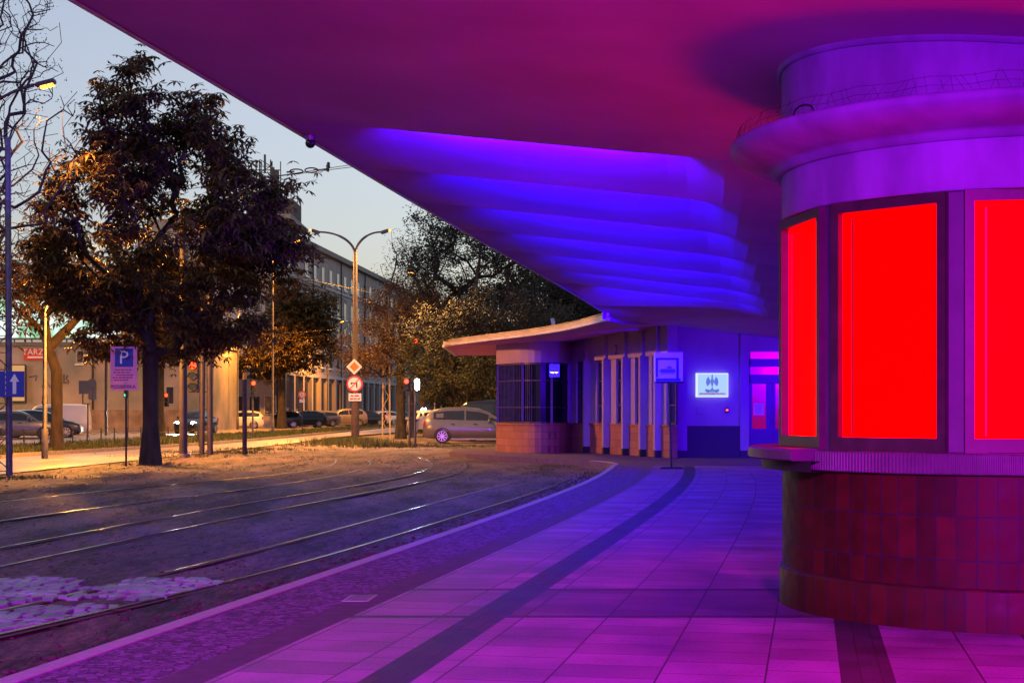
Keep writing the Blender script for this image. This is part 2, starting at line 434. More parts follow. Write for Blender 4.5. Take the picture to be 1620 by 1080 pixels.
# fascia and top sheet
fm = MB(); top = []
for p in eline: top.append(Vector((p.x - .02, p.y, zbase(p.x, p.y))))
TH = .16
for a, b in zip(top[:-1], top[1:]):
    fm.add([(a.x, a.y, a.z - .015), (b.x, b.y, b.z - .015), (b.x, b.y, b.z + TH), (a.x, a.y, a.z + TH), (a.x + .06, a.y, a.z - .015), (b.x + .06, b.y, b.z - .015)], [(0, 1, 2, 3), (0, 4, 5, 1)])
M_fascia = mat('fascia_sheet', (.62, .58, .60), .45, var=.12, vscale=1.5, metal=.2)
fm.build('fascia', M_fascia, cano, normals=False)
tm = MB(); ty = [-14, -4, 4, 12] + [14 + 1.5 * i for i in range(19)] + [42.2, YEND]
vs = []
for y in ty:
    for q in (0, .04, .12, .2, .28, .4, .55, .75, 1.0): X = edgeX(y) + (XR - edgeX(y)) * q; vs.append((X, y, zbase(X, y) + TH + .16 * (q > 0)))
tm.add(vs, [(r * 9 + c, r * 9 + c + 1, r * 9 + c + 10, r * 9 + c + 9) for r in range(len(ty) - 1) for c in range(8)])
tm.build('roof_deck', mat('roof_felt', (.08, .08, .09), .9, var=.2), cano, normals=False)
# slender columns carrying the canopy on the far side, out of sight to the right
for (x, y) in ((11.2, 3.0), (11.2, 13.0), (11.2, 24.0), (11.2, 35.0)):
    MB().tube([(x, y, -.05), (x, y, zbase(x, y) + .02)], .22, 24).build('column', M_plast, cano)
# small dome camera under the canopy edge
q = soffit(491, 214)
dc = thing('dome_camera', 'small round dome camera hanging at the canopy edge against the sky', 'security camera', (q.x, q.y, q.z - .05))
MB().cyl((0, 0, .02), .05, .05, 16).build('bracket', M_galv, dc)
MB().ball((0, 0, -.035), .055, 16).build('dome', M_glass, dc)

# cove fittings hidden behind each rib
def cove_light(name, x0, x1, y, z, col, power, label, tilt=18, rz=0, size_y=.06):
    L = x1 - x0
    t = thing(name, label, 'light fitting', ((x0 + x1) / 2, y, z), rz, group='cove lights behind the ceiling ribs')
    MB().b2((-L / 2, -.03, -.02), (L / 2, .0, .045)).b2((-L / 2, 0, -.028), (L / 2, .05, -.02)).build('housing', M_galv, t)
    ld = bpy.data.lights.new('cove_lamp', 'AREA'); ld.shape = 'RECTANGLE'; ld.size = L; ld.size_y = size_y
    ld.color = col; ld.energy = power; ld.spread = R(125)
    lo = bpy.data.objects.new('cove_lamp', ld); COL.objects.link(lo); lo.parent = t
    lo.location = (0, .008, .012); lo.rotation_euler = (R(90 + tilt), 0, 0)
    return t
ORD = ['nearest', 'second', 'third', 'fourth', 'fifth', 'sixth', 'seventh', 'farthest']
def ribfit(y, xa, xb_, dz_, col, pw, label, **kk):
    ya, yb = rowY(y, xa), rowY(y, xb_); xm, ym = (xa + xb_) / 2, (ya + yb) / 2
    za, zb_ = zbase(xa, ya), zbase(xb_, yb); L = math.hypot(xb_ - xa, yb - ya)
    t = cove_light('cove_light', -L / 2, L / 2, 0, 0, col, pw, label, **kk)
    dev = max(zbase(xa + (xb_ - xa) * q / 10, ya + (yb - ya) * q / 10) - (za + (zb_ - za) * q / 10) for q in range(11))
    t.location = (xm, ym + .42, (za + zb_) / 2 + dz_ + max(0, dev))
    t.rotation_euler = (0, math.atan2(za - zb_, L), math.atan2(yb - ya, xb_ - xa))
for k, y in enumerate(STEPS[:7]):
    ribfit(y, edgeX(y) + 1.4, Xb(y) - .1, .105, (.015, 0, 1) if k else (.06, 0, 1), 140, f'slim blue cove light tucked behind the {ORD[k]} rib of the canopy ceiling')
# floodlights under the canopy behind the viewer
def flood(x, y, z, tx, ty, tz, col, power, label, size=.5, cone=None):
    d = Vector((tx - x, ty - y, tz - z)); rz = math.atan2(d.y, d.x) - PI / 2; el = math.atan2(d.z, math.hypot(d.x, d.y))
    t = thing('floodlight', label, 'floodlight', (x, y, z), rz, group='floodlights under the canopy')
    MB().box((0, -.06, 0), (size, .1, size * .5), bev=.02).build('housing', M_dark, t)
    MB().tube([(0, -.06, size * .25), (0, -.06, max(size * .25 + .01, zbase(x, y) - z))], .015, 8).build('bracket', M_galv, t)
    ld = bpy.data.lights.new('flood_lamp', 'AREA'); ld.shape = 'RECTANGLE'; ld.size = size; ld.size_y = size * .5; ld.color = col; ld.energy = power
    if cone:
        ld.type = 'SPOT'; ld = bpy.data.lights[ld.name]; ld.spot_size = R(cone); ld.spot_blend = .9; ld.shadow_soft_size = .25; ld.energy = power; ld.color = col
    lo = bpy.data.objects.new('flood_lamp', ld); COL.objects.link(lo); lo.parent = t; lo.location = (0, 0, 0); lo.rotation_euler = (R(90) + el, 0, 0)
flood(-1.2, -3.0, 3.6, 1.0, 9, 0, (.27, 0, 1), 600, 'violet floodlight under the canopy behind the viewer, aimed at the round kiosk')
flood(1.4, -2.5, 3.4, 0.7, 5.6, 0, (1, 0, .92), 3700, 'unseen magenta floodlight added under the canopy behind the viewer to colour the paving', cone=60)  # added lamp, unseen: turns the near paving magenta
flood(9.5, 19.0, 3.1, 3.4, 26.5, 0, (.09, 0, 1), 20000, 'blue floodlight on the inner side of the canopy, hidden behind the kiosk', cone=100)
flood(9.5, 32.0, 2.7, 8.3, 44, 1.0, (.08, 0, 1), 3200, 'blue floodlight near the station doors, hidden behind the kiosk', cone=75)

hall = thing('sky_block_hall', 'long plain station hall wall added unseen along the inner side of the platform to block sky light', 'building', (12.3, 14, 0), world=True)  # walls added out of view, keep sky light off the platform
M_hall = mat('hall_plaster', (.34, .26, .33), .8, var=.1)
MB().b2((12.02, -26, -.2), (12.5, 43.1, 5)).b2((-3.5, -26, -.2), (12.02, -25.5, 5)).build('wall', M_hall, hall)
for i in range(9): MB().b2((11.96, -20 + i * 6.5, .9), (12.015, -17.5 + i * 6.5, 2.9)).build('window', M_glass, hall)
# ================================================================== ROUND KIOSK
KX, KY = 3.286, 10.24
kio = thing('round_kiosk', 'round tiled kiosk with glowing red windows and a flared top reaching the canopy', 'kiosk', (KX, KY, 0))
def tile_mat():
    m = bpy.data.materials.new('red_ceramic_tile'); m.use_nodes = True; n = m.node_tree.nodes; l = m.node_tree.links
    b = n['Principled BSDF']; b.inputs['Specular IOR Level'].default_value = .22
    uv = n.new('ShaderNodeUVMap'); uv.uv_map = 'UVMap'
    t = n.new('ShaderNodeTexBrick'); t.offset = 0; t.inputs['Scale'].default_value = 1
    t.inputs['Brick Width'].default_value = .118; t.inputs['Row Height'].default_value = .26; t.inputs['Mortar Size'].default_value = .0035
    t.inputs['Color1'].default_value = (.095, .007, .009, 1); t.inputs['Color2'].default_value = (.050, .004, .006, 1); t.inputs['Mortar'].default_value = (.028, .018, .055, 1)
    l.new(uv.outputs[0], t.inputs['Vector'])
    nz = n.new('ShaderNodeTexNoise'); nz.inputs['Scale'].default_value = 9; nz.inputs['Detail'].default_value = 6
    l.new(uv.outputs[0], nz.inputs['Vector'])
    mu = n.new('ShaderNodeMix'); mu.data_type = 'RGBA'; mu.blend_type = 'MULTIPLY'; mu.inputs[0].default_value = .75
    l.new(t.outputs[0], mu.inputs[6]); l.new(nz.outputs['Fac'], mu.inputs[7]); l.new(mu.outputs[2], b.inputs['Base Color'])
    bp = n.new('ShaderNodeBump'); bp.inputs['Strength'].default_value = .8; bp.inputs['Distance'].default_value = .004; bp.invert = True
    l.new(t.outputs['Fac'], bp.inputs['Height']); l.new(bp.outputs[0], b.inputs['Normal'])
    ra = n.new('ShaderNodeMath'); ra.operation = 'MULTIPLY_ADD'; ra.inputs[1].default_value = .5; ra.inputs[2].default_value = .30
    l.new(nz.outputs['Fac'], ra.inputs[0]); l.new(ra.outputs[0], b.inputs['Roughness'])
    return m
M_tile = tile_mat()
def uvlathe(prof, n, v0=0, au=0):
    mb = MB(); k = len(prof); mb.uv = []; vs = []
    for i in range(n + 1):
        a = 2 * PI * i / n; v = v0
        for q, (r, z) in enumerate(prof):
            if q: v += math.hypot(r - prof[q - 1][0], z - prof[q - 1][1])
            vs.append((-r * math.sin(a), -r * math.cos(a), z)); mb.uv.append((a * 1.44 + au, v))
    mb.add(vs, [(i * k + q, (i + 1) * k + q, (i + 1) * k + q + 1, i * k + q + 1) for i in range(n) for q in range(k - 1)], True)
    return mb
uvlathe([(1.44, .255), (1.44, .935)], 128, v0=.255 + .103, au=.02).build('tiled_wall', M_tile, kio, normals=False)
uvlathe([(1.461, 0), (1.461, .235), (1.455, .25), (1.44, .256)], 128, v0=.003, au=.075).build('tiled_plinth', M_tile, kio, normals=False)
# ribbed counter edge
cb = MB(); n = 1560; prof = [(1.40, .925), (1.487, .925), (1.492, .932), (1.492, 1.040), (1.485, 1.050), (1.30, 1.052)]
vs = []
for i in range(n):
    a = 2 * PI * i / n; d = .006 if i % 4 < 2 else 0
    for q, (r, z) in enumerate(prof): rr = r + (d if 1 <= q <= 4 else 0); vs.append((-rr * math.sin(a), -rr * math.cos(a), z))
k = len(prof)
cb.add(vs, [(i * k + q, ((i + 1) % n) * k + q, ((i + 1) % n) * k + q + 1, i * k + q + 1) for i in range(n) for q in range(k - 1)])
M_counter = mat('counter_paint', (.09, .05, .10), .5, var=.15, vscale=8, bump=.1)
cb.build('counter', M_counter, kio)
sh = MB(); a0, a1 = R(66), R(150)
sh.lathe([(1.47, .985), (1.66, .985), (1.675, .995), (1.675, 1.052), (1.66, 1.062), (1.47, 1.062), (1.47, .985)], n=40, a0=a0, a1=a1, smooth=False)
for a in (a0, a1):
    sh.add([(-r * math.sin(a), -r * math.cos(a), z) for r, z in ((1.47, .985), (1.66, .985), (1.675, .995), (1.675, 1.052), (1.66, 1.062), (1.47, 1.062))], [(0, 1, 2, 3, 4, 5)])
sh.build('serving_shelf', M_counter, kio, label='curved serving shelf jutting from the counter')
sb = MB(); sb.lathe([(1.45, .915), (1.58, .915), (1.58, .983), (1.45, .983)], n=40, a0=R(63), a1=a1 - .02, smooth=False)
sb.build('shelf_bracket', M_black, kio)
# window ring : ten facets
PER = R(36); TH0 = R(27.5); ZB, ZT = 1.052, 2.60
def kp_(a, r, z): return Vector((-r * math.sin(a), -r * math.cos(a), z))
M_redpane = mat('glowing_red_blind', (.01, .0, .0), .5, emit=(1, 0, 0), es=1.8, spec=.02)
for i in range(10):
    am = TH0 + PER * (i + .5); half = PER / 2
    hw = 1.405 * math.tan(half) - .06        # half width of opening between pillars
    ca, sa = math.cos(am), math.sin(am)
    nrm = Vector((-sa, -ca, 0)); tan = Vector((-ca, sa, 0)); ctr = nrm * 1.36
    def Q(u, d, z): return ctr + tan * u + nrm * d + Vector((0, 0, z))
    def barb(mb, u0, u1, d0, d1, z0, z1):
        vs = [Q(u, d, z) for z in (z0, z1) for d in (d0, d1) for u in (u0, u1)]
        mb.add(vs, [(0, 2, 3, 1), (4, 5, 7, 6), (0, 1, 5, 4), (2, 6, 7, 3), (0, 4, 6, 2), (1, 3, 7, 5)])
    wn = MB()
    fr = .055
    barb(wn, -hw, -hw + fr, -.02, .05, ZB, ZT); barb(wn, hw - fr, hw, -.02, .05, ZB, ZT)
    barb(wn, -hw + fr, hw - fr, -.02, .05, ZT - .065, ZT); barb(wn, -hw + fr, hw - fr, -.02, .05, ZB, ZB + .085)
    fo = wn.build('window_frame', M_frame, kio)
    pn = MB(); barb(pn, -hw + fr, hw - fr, -.012, -.004, ZB + .085, ZT - .065)
    pn.build('glowing_pane', M_redpane, fo)
    st = MB(); barb(st, hw - fr - .075, hw - fr - .066, -.004, .004, ZB + .10, ZT - .10)
    st.build('blind_edge', M_frame, fo)
    # pillar
    ap_ = TH0 + PER * i
    pm_ = MB(); ca2, sa2 = math.cos(ap_), math.sin(ap_)
    n2 = Vector((-sa2, -ca2, 0)); t2 = Vector((-ca2, sa2, 0)); c2 = n2 * 1.37
    prof = [(-.068, -.1), (-.068, .035), (-.055, .05), (.055, .05), (.068, .035), (.068, -.1)]
    vs = [c2 + t2 * u + n2 * d + Vector((0, 0, z)) for z in (ZB - .01, ZT + .01) for u, d in prof]
    pm_.add(vs, [(j, (j + 1) % 6, 6 + (j + 1) % 6, 6 + j) for j in range(6)])
    pm_.build('pillar', M_frame2, kio)
ring = MB(); ring.lathe([(1.30, ZB - .02), (1.435, ZB - .005), (1.435, ZB + .004), (1.30, ZB + .01)], n=96)
ring.build('sill_ring', M_frame, kio)
hd = MB(); hd.lathe([(1.30, ZT - .003), (1.425, ZT - .003), (1.425, ZT + .03)], n=96); hd.build('head_ring', M_frame, kio)
bd = MB(); bd.lathe([(1.36, 2.602), (1.437, 2.602), (1.444, 2.612), (1.444, 2.90)], n=128)
bd.build('upper_band', M_plast, kio)
fl = MB()
fl.lathe([(1.444, 2.898), (1.485, 2.90), (1.488, 2.918), (1.50, 2.922), (1.50, 2.938), (1.56, 2.952), (1.66, 2.985), (1.74, 3.022), (1.785, 3.062), (1.795, 3.082), (1.795, 3.112), (1.78, 3.122), (1.62, 3.128), (1.446, 3.13)], n=128)
fl.build('flared_cornice', M_plast, kio)
ud = MB(); ud.lathe([(1.446, 3.125), (1.446, 3.95)], n=128); ud.build('upper_drum', M_plast, kio)
um = MB()
vs = []
for i in range(129):
    a = 2 * PI * i / 128
    for r in (1.449, 1.475):
        x, y = -r * math.sin(a), -r * math.cos(a)
        vs.append((x, y, zs(KX + x, KY + y) - .035)); 
    x, y = -1.475 * math.sin(a), -1.475 * math.cos(a); vs.append((x, y, zs(KX + x, KY + y) + .02))
um.add(vs, [(i * 3 + q, (i + 1) * 3 + q, (i + 1) * 3 + q + 1, i * 3 + q + 1) for i in range(128) for q in range(2)], True)
um.build('ceiling_collar', M_plast, kio)
net = MB()
for i in range(210):
    a = 2 * PI * i / 210 + rnd.uniform(-.008, .008); b_ = a + rnd.uniform(.01, .05) * rnd.choice((-1, 1)); h = .10 + rnd.uniform(-.02, .03)
    net.tube([kp_(a, 1.76, 3.12), kp_((a + b_) / 2, 1.75 + rnd.uniform(-.01, .01), 3.12 + h * .5), kp_(b_, 1.73, 3.12 + h)], .0011, 3, False)
for h, r in ((.045, 1.755), (.10, 1.735)):
    net.tube([kp_(2 * PI * i / 96, r, 3.12 + h + .008 * math.sin(i * 1.7)) for i in range(97)], .0014, 3, False)
net.build('bird_netting', M_dark, kio)
hp = MB(); ah = R(58); hp.tube([kp_(ah + .05 * (math.cos(t) ), 1.77, 3.12 + .055 * math.sin(t)) for t in [PI * i / 12 for i in range(13)]], .006, 6)
hp.build('cable_loop', M_black, kio)
cr_ = MB(); cr_.lathe([(1.25, 0), (1.25, 3.4)], n=48); cr_.build('core', M_black, kio)

# ================================================================== PAVILION at the end of the platform
pav = thing('station_pavilion', 'low white station pavilion with vertical fins, brick plinth and glazed doors at the platform end', 'building', (4, 45, 0), world=True)
M_brick = mat('clinker_plinth', (.26, .085, .06), .7, var=.2, vscale=3, bump=.3, bscale=30)
def brickmat():
    m = M_brick; n = m.node_tree.nodes; l = m.node_tree.links; b = n['Principled BSDF']
    t = n.new('ShaderNodeTexBrick'); t.inputs['Scale'].default_value = 1; t.inputs['Brick Width'].default_value = .5; t.inputs['Row Height'].default_value = .22
    t.inputs['Mortar Size'].default_value = .006; t.inputs['Color1'].default_value = (.30, .10, .07, 1); t.inputs['Color2'].default_value = (.22, .07, .05, 1); t.inputs['Mortar'].default_value = (.10, .04, .03, 1)
    tc = n.new('ShaderNodeTexCoord'); sp = n.new('ShaderNodeSeparateXYZ'); cb_ = n.new('ShaderNodeCombineXYZ')
    l.new(tc.outputs['Object'], sp.inputs[0])
    ad = n.new('ShaderNodeMath'); ad.operation = 'SUBTRACT'; l.new(sp.outputs[0], ad.inputs[0]); l.new(sp.outputs[1], ad.inputs[1])
    l.new(ad.outputs[0], cb_.inputs[0]); l.new(sp.outputs[2], cb_.inputs[1]); l.new(cb_.outputs[0], t.inputs['Vector'])
    l.new(t.outputs[0], b.inputs['Base Color'])
brickmat()
def wallseg(mb, pts, z0, z1, th=.25):     # wall following a polyline, thickness behind (to the left of travel)
    a = [Vector((x, y, 0)) for x, y in pts]; b = offset2(a, -th)
    mb.prism([(p.x, p.y) for p in a] + [(p.x, p.y) for p in reversed(b)], z0, z1)
def at(px, Y): return ((px - 810) / FPX * Y, Y)
bay = [at(785, 48.6), at(812, 47.55), at(835, 46.95), at(856, 46.8), at(875, 47.0), at(893, 47.6), at(905, 48.6)]
bay_s = [(p.x, p.y) for p in catmull([Vector((x, y, 0)) for x, y in bay], .25)]
m1 = MB(); wallseg(m1, bay_s, -.1, .86, .3); m1.build('brick_plinth', M_brick, pav)
ms = MB(); wallseg(ms, [(p.x, p.y) for p in offset2([Vector((x, y, 0)) for x, y in bay_s], .04)], .862, .92, .38); ms.build('window_ledge', M_brick, pav)
m2 = MB(); wallseg(m2, bay_s, 2.80, 3.55, .3); m2.build('upper_wall', M_wall, pav)
# bay glazing, frames
g = MB(); ins = [(p.x, p.y) for p in offset2([Vector((x, y, 0)) for x, y in bay_s], -.10)]
wallseg(g, ins, .92, 2.8, .02); g.build('bay_glazing', mat('bay_glass', (.010, .010, .014), .2, spec=.12), pav)
fo = MB(); fp = [Vector((x, y, 0)) for x, y in bay_s]; fpo = offset2(fp, -.06)
for i in range(0, len(fpo)):
    if i % 5 == 0 or i == len(fpo) - 1: fo.b2((fpo[i].x - .035, fpo[i].y - .05, .92), (fpo[i].x + .035, fpo[i].y + .03, 2.8))
for z in (.95, 1.42, 2.25, 2.77):
    wallseg(fo, [(p.x, p.y) for p in fpo], z - .02, z + .02, .05)
fo.build('bay_window_frame', M_frame, pav)
gr = MB()
for i in range(0, 22):
    t = i / 22 * (len(fpo) - 1) * .42; a = int(t); f = t - a; p = fpo[a].lerp(fpo[a + 1], f)
    gr.b2((p.x - .006, p.y - .035, .97), (p.x + .006, p.y - .023, 2.75))
gr.build('window_grille', M_polegrey, pav)
bs = P(877, 586, 46.9)
sgn = thing('window_screen', 'small glowing blue screen inside the bay window of the pavilion', 'screen', (bs.x, bs.y, bs.z))
M_bluescreen = emis('blue_screen', (.0, .01, 1), .5)
MB().b2((-.16, -.02, -.2), (.16, .02, .2)).build('panel', M_bluescreen, sgn)
sx = MB()
for i in range(7): sx.b2((-.13 + i * .037, -.026, -.06 - .012 * (i % 3)), (-.105 + i * .037, -.021, -.045 - .008 * (i % 2)))
sx.build('text_line', emis('pale_text', (.5, .7, 1), 2), sgn)
# fin wall
A = Vector((*at(900, 49.0), 0)); B = Vector((*at(1059, 42.1), 0)); D = (B - A); LW = D.length; D.normalize(); Nn = Vector((D.y, -D.x, 0))
if Nn.y > 0: Nn = -Nn
def FW(u, d, z): p = A + D * u + Nn * d; return Vector((p.x, p.y, z))
def fwbox(mb, u0, u1, d0, d1, z0, z1):
    vs = [FW(u, d, z) for z in (z0, z1) for d in (d0, d1) for u in (u0, u1)]
    mb.add(vs, [(0, 2, 3, 1), (4, 5, 7, 6), (0, 1, 5, 4), (2, 6, 7, 3), (0, 4, 6, 2), (1, 3, 7, 5)])
def u_of(px, d=.20):                     # u where the point at protrusion d projects to px
    lo, hi = -1, LW + 1.5
    for _ in range(50):
        m_ = (lo + hi) / 2; p = FW(m_, d, 0)
        if 810 + FPX * p.x / p.y < px: lo = m_
        else: hi = m_
    return lo
fins = [u_of(x) for x in (923, 953.5, 984, 1011.5, 1035, 1056.5)]
print('fins', [round(f, 2) for f in fins], LW)
pl = MB(); fwbox(pl, -.1, LW, -.25, 0, -.1, .86); pl.build('fin_wall_plinth', M_brick, pav)
lg = MB(); fwbox(lg, -.1, LW, -.2, .04, .862, .92); lg.build('fin_wall_ledge', M_brick, pav)
bounds = [.05] + fins
up = MB(); fwbox(up, -.1, LW, -.25, .06, 2.86, 3.76); up.build('lintel_wall', M_wall, pav)
for i in range(len(bounds) - 1):
    u0 = bounds[i] + (.10 if i else 0); u1 = bounds[i + 1] - .07
    wd = (u1 - u0)
    # wall strips either side of the window
    st = MB(); fwbox(st, u0 - .03, u0 + wd * .32, -.22, -.02, .92, 2.86); st.build('wall_panel', M_wall, pav)
    fr = MB(); a_, b_ = u0 + wd * .32, u1 + .0
    for (q0, q1, z0, z1) in ((a_, a_ + .05, .92, 2.86), (b_ - .05, b_, .92, 2.86), (a_ + .05, b_ - .05, 2.80, 2.86), (a_ + .05, b_ - .05, .92, .98), (a_ + .05, b_ - .05, 1.45, 1.49), (a_ + .05, b_ - .05, 2.2, 2.24)):
        fwbox(fr, q0, q1, -.14, -.08, z0, z1)
    f_ = fr.build('window', M_frame, pav)
    gl = MB(); fwbox(gl, a_ + .04, b_ - .04, -.13, -.115, .97, 2.81); gl.build('pane', M_glass, f_)
for i, u in enumerate(fins):
    if i == 5: continue
    fi = MB(); fwbox(fi, u - .07, u + .05, -.10, .20, .20, 2.90); fwbox(fi, u - .07, u + .05, -.05, .15, 2.90, 3.76)
    f_ = fi.build('fin', M_wall, pav)
    ft = MB(); fwbox(ft, u - .065, u + .045, -.05, .19, -.1, .198); ft.build('fin_foot', M_black, f_)
dg = bpy.data.curves.new('t', 'FONT')
def text_mesh(txt, size, name, material, parent, loc, rot, depth=.004, align='CENTER'):
    cu = bpy.data.curves.new('t', 'FONT'); cu.body = txt; cu.size = size; cu.extrude = depth; cu.align_x = align; cu.align_y = 'CENTER'
    o = bpy.data.objects.new('t', cu); COL.objects.link(o)
    bpy.context.view_layer.update()
    me = bpy.data.meshes.new_from_object(o.evaluated_get(bpy.context.evaluated_depsgraph_get()))
    bpy.data.objects.remove(o); me.materials.clear(); me.materials.append(material)
    n_ = bpy.data.objects.new(name, me); COL.objects.link(n_); n_.location = loc; n_.rotation_euler = rot
    if parent is not None: n_.parent = parent
    return n_
pn_ = FW((fins[1] + fins[2]) / 2, .07, 3.12); pn_ -= Vector((4, 45, 0))
text_mesh('2', .42, 'platform_number', M_black, pav, pn_, (R(90), 0, math.atan2(D.y, D.x)))

# blue lit front wall with pilasters, sign, doors
YW = 43.2
def WX(px): return (px - 810) / FPX * YW
def WZ(py): return CZ + (650 - py) / FPX * YW
wl = MB()
wl.b2((WX(1087), YW + .10, .88), (WX(1171), YW + .4, 3.75)); wl.build('front_wall', M_wall, pav)
for a_, b_ in ((1061, 1087), (1171, 1185)):
    x = MB(); x.b2((WX(a_), YW - .02, .18), (WX(b_), YW + .4, 3.75)); pi_ = x.build('pilaster', M_wall, pav)
    x = MB(); x.b2((WX(a_) + .005, YW - .01, -.1), (WX(b_) - .005, YW + .4, .178)); x.build('pilaster_foot', M_black, pi_)
x = MB(); x.b2((WX(1087) + .002, YW + .05, -.1), (WX(1171) - .002, YW + .38, .878)); x.build('dark_dado', M_black, pav)
x = MB(); x.b2((WX(1185), YW + .05, WZ(556)), (11.8, YW + .4, 3.75)); x.build('door_lintel', M_wall, pav)
x = MB(); x.b2((10.9, YW + .02, -.1), (11.9, YW + .4, WZ(556))); x.build('end_pier', M_wall, pav)
M_door = mat('door_paint', (.012, .014, .07), .4)
M_redglow = emis('red_lit_hall', (1, .0, .0), .085, rough=.15)
M_redglow2 = emis('red_lit_transom', (1, .0, .0), .2, rough=.15)
x0, x1 = WX(1185), 10.9
dr_ = MB(); dr_.b2((x0, YW + .12, WZ(580)), (x1, YW + .24, WZ(567))).b2((x0, YW + .12, WZ(605)), (x1, YW + .24, WZ(592)))
dr_.b2((x0, YW + .12, 0), (x0 + .06, YW + .24, WZ(556))); df = dr_.build('door_frame', M_door, pav)
tr = MB(); tr.b2((x0 + .06, YW + .17, WZ(567)), (x1, YW + .19, WZ(556))).build('upper_transom', M_redglow2, df)
tr = MB(); tr.b2((x0 + .06, YW + .17, WZ(592)), (x1, YW + .19, WZ(580))).build('lower_transom', M_redglow, df)
lw = WX(1228) - WX(1191)
for i in range(6):
    a = WX(1187) + i * lw; x = MB(); zt = WZ(605) - .01
    g0, g1 = a + .075, a + .075 + (WX(1213) - WX(1191)); gz0, gz1 = WZ(678), WZ(607)
    x.b2((a, YW + .13, .02), (g0, YW + .20, zt)).b2((g1, YW + .13, .02), (a + lw - .006, YW + .20, zt)).b2((g0, YW + .13, .02), (g1, YW + .20, gz0)).b2((g0, YW + .13, gz1), (g1, YW + .20, zt))
    dl = x.build('door', M_door, pav)
    MB().b2((g0, YW + .16, gz0), (g1, YW + .175, gz1)).build('door_pane', M_redglow, dl)
    hx = a + lw - .06 if i % 2 == 0 else a + .04
    MB().tube([(hx, YW + .128, .95), (hx, YW + .09, .97), (hx, YW + .09, 1.25), (hx, YW + .128, 1.27)], .012, 6).build('handle', M_galv, dl)
nn = thing('paper_notice', 'white paper notice taped inside the glass of the leftmost station door', 'notice', (WX(1202), YW + .155, WZ(647)))
MB().b2((-.15, -.002, -.17), (.15, .002, .17)).build('sheet', M_signwhite, nn)
x = MB()
for i in range(9): x.b2((-.12, -.004, .13 - i * .032), (.12 - .03 * (i % 3), -.0022, .138 - i * .032))
x.build('printed_lines', M_signback, nn)
# pavilion roof slab
rs = [(p.x, p.y) for p in rim]
cat = [(p.x, p.y) for p in catmull([Vector((x, y, 0)) for x, y in [(p.x, p.y) for p in rim]], .4)]
def zu(x, y): return 3.425 + .285 * ramp((x - .5) / 3.9) * ramp((y - 36.0) / 7.2)
def rimX(y):
    for (xa, ya), (xb_, yb) in zip(cat[:-1], cat[1:]):
        if ya <= y <= yb: return xa + (xb_ - xa) * (y - ya) / max(1e-6, yb - ya)
    return -2.2 if y > cat[-1][1] else cat[0][0]
def seamX(y): return edgeX(y) if y < YEND else 13.0
def usheet(dz_, name_, m_):
    mb = MB(); vs = []; yy = [cat[0][1] + .01, 37.2, 38, 39, 40, 41, 42, 43.34, 43.36, 44.5, 46, 47.5, 49, 51, 54, 58]; nn_ = 16
    for y in yy:
        xa, xb_ = rimX(y), seamX(y)
        for i in range(nn_ + 1): x = xa + (xb_ - xa) * i / nn_; vs.append((x, y, zu(x, y) + dz_))
    mb.add(vs, [(r * (nn_ + 1) + i, r * (nn_ + 1) + i + 1, (r + 1) * (nn_ + 1) + i + 1, (r + 1) * (nn_ + 1) + i) for r in range(len(yy) - 1) for i in range(nn_)], False)
    mb.build(name_, m_, pav, normals=False)
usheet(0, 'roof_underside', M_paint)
sm_ = MB(); q0, q1 = eline[-2], eline[-1]
for i in range(12):
    a_, b_ = q0.lerp(q1, (i + .15) / 12), q0.lerp(q1, (i + 1.15) / 12)
    sm_.add([(a_.x + .02, a_.y, zu(a_.x, a_.y) - .004), (b_.x + .02, b_.y, zu(b_.x, b_.y) - .004), (b_.x + .02, b_.y, zbase(b_.x, b_.y) + .12), (a_.x + .02, a_.y, zbase(a_.x, a_.y) + .12)], [(0, 1, 2, 3)])
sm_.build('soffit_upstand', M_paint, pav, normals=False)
rb = MB(); a = [Vector((x, y, 0)) for x, y in cat + [(-2.3, 50.0), (-2.2, 58)]]
i_ = offset2(a, .12)
if i_[3].x < a[3].x and i_[3].y < a[3].y: i_ = offset2(a, -.12)
rb.prism([(p.x, p.y) for p in a] + [(p.x, p.y) for p in reversed(i_)], 3.40, 3.475)
rb.build('lower_fascia', M_fascia, pav)
o_ = offset2(a, .03) ; i2 = offset2(a, .10)
rb = MB(); rb.prism([(p.x, p.y) for p in o_] + [(p.x, p.y) for p in reversed(i2)], 3.485, 3.60)
rb.build('upper_fascia', mat('zinc_fascia', (.45, .40, .38), .5, metal=.3, col2=(.62, .52, .42), vscale=1.1), pav)
usheet(.14, 'roof_deck', MATS['roof_felt'])
bw = MB(); bw.b2((-.4, 49.2, -.1), (.0, 57, 3.42)).b2((-.4, 57, -.1), (12, 57.3, 3.42)).b2((4.7, YW + .4, -.1), (4.9, 57, 3.75)).b2((11.8, YW, -.1), (12.1, 57, 3.42))
bw.build('rear_wall', M_wall, pav)
rsn = P(875, 499, 45)
rg = thing('roof_plate', 'small tilted blue-grey plate on a thin stem above the pavilion roof', 'sign', (rsn.x, rsn.y, 3.55))
MB().tube([(0, 0, 0), (0, 0, .25)], .012, 6).build('stem', M_dark, rg)
MB().box((0, 0, .37), (.11, .02, .26), ry=R(-12)).build('plate', mat('plate_blue', (.25, .33, .55), .4), rg)

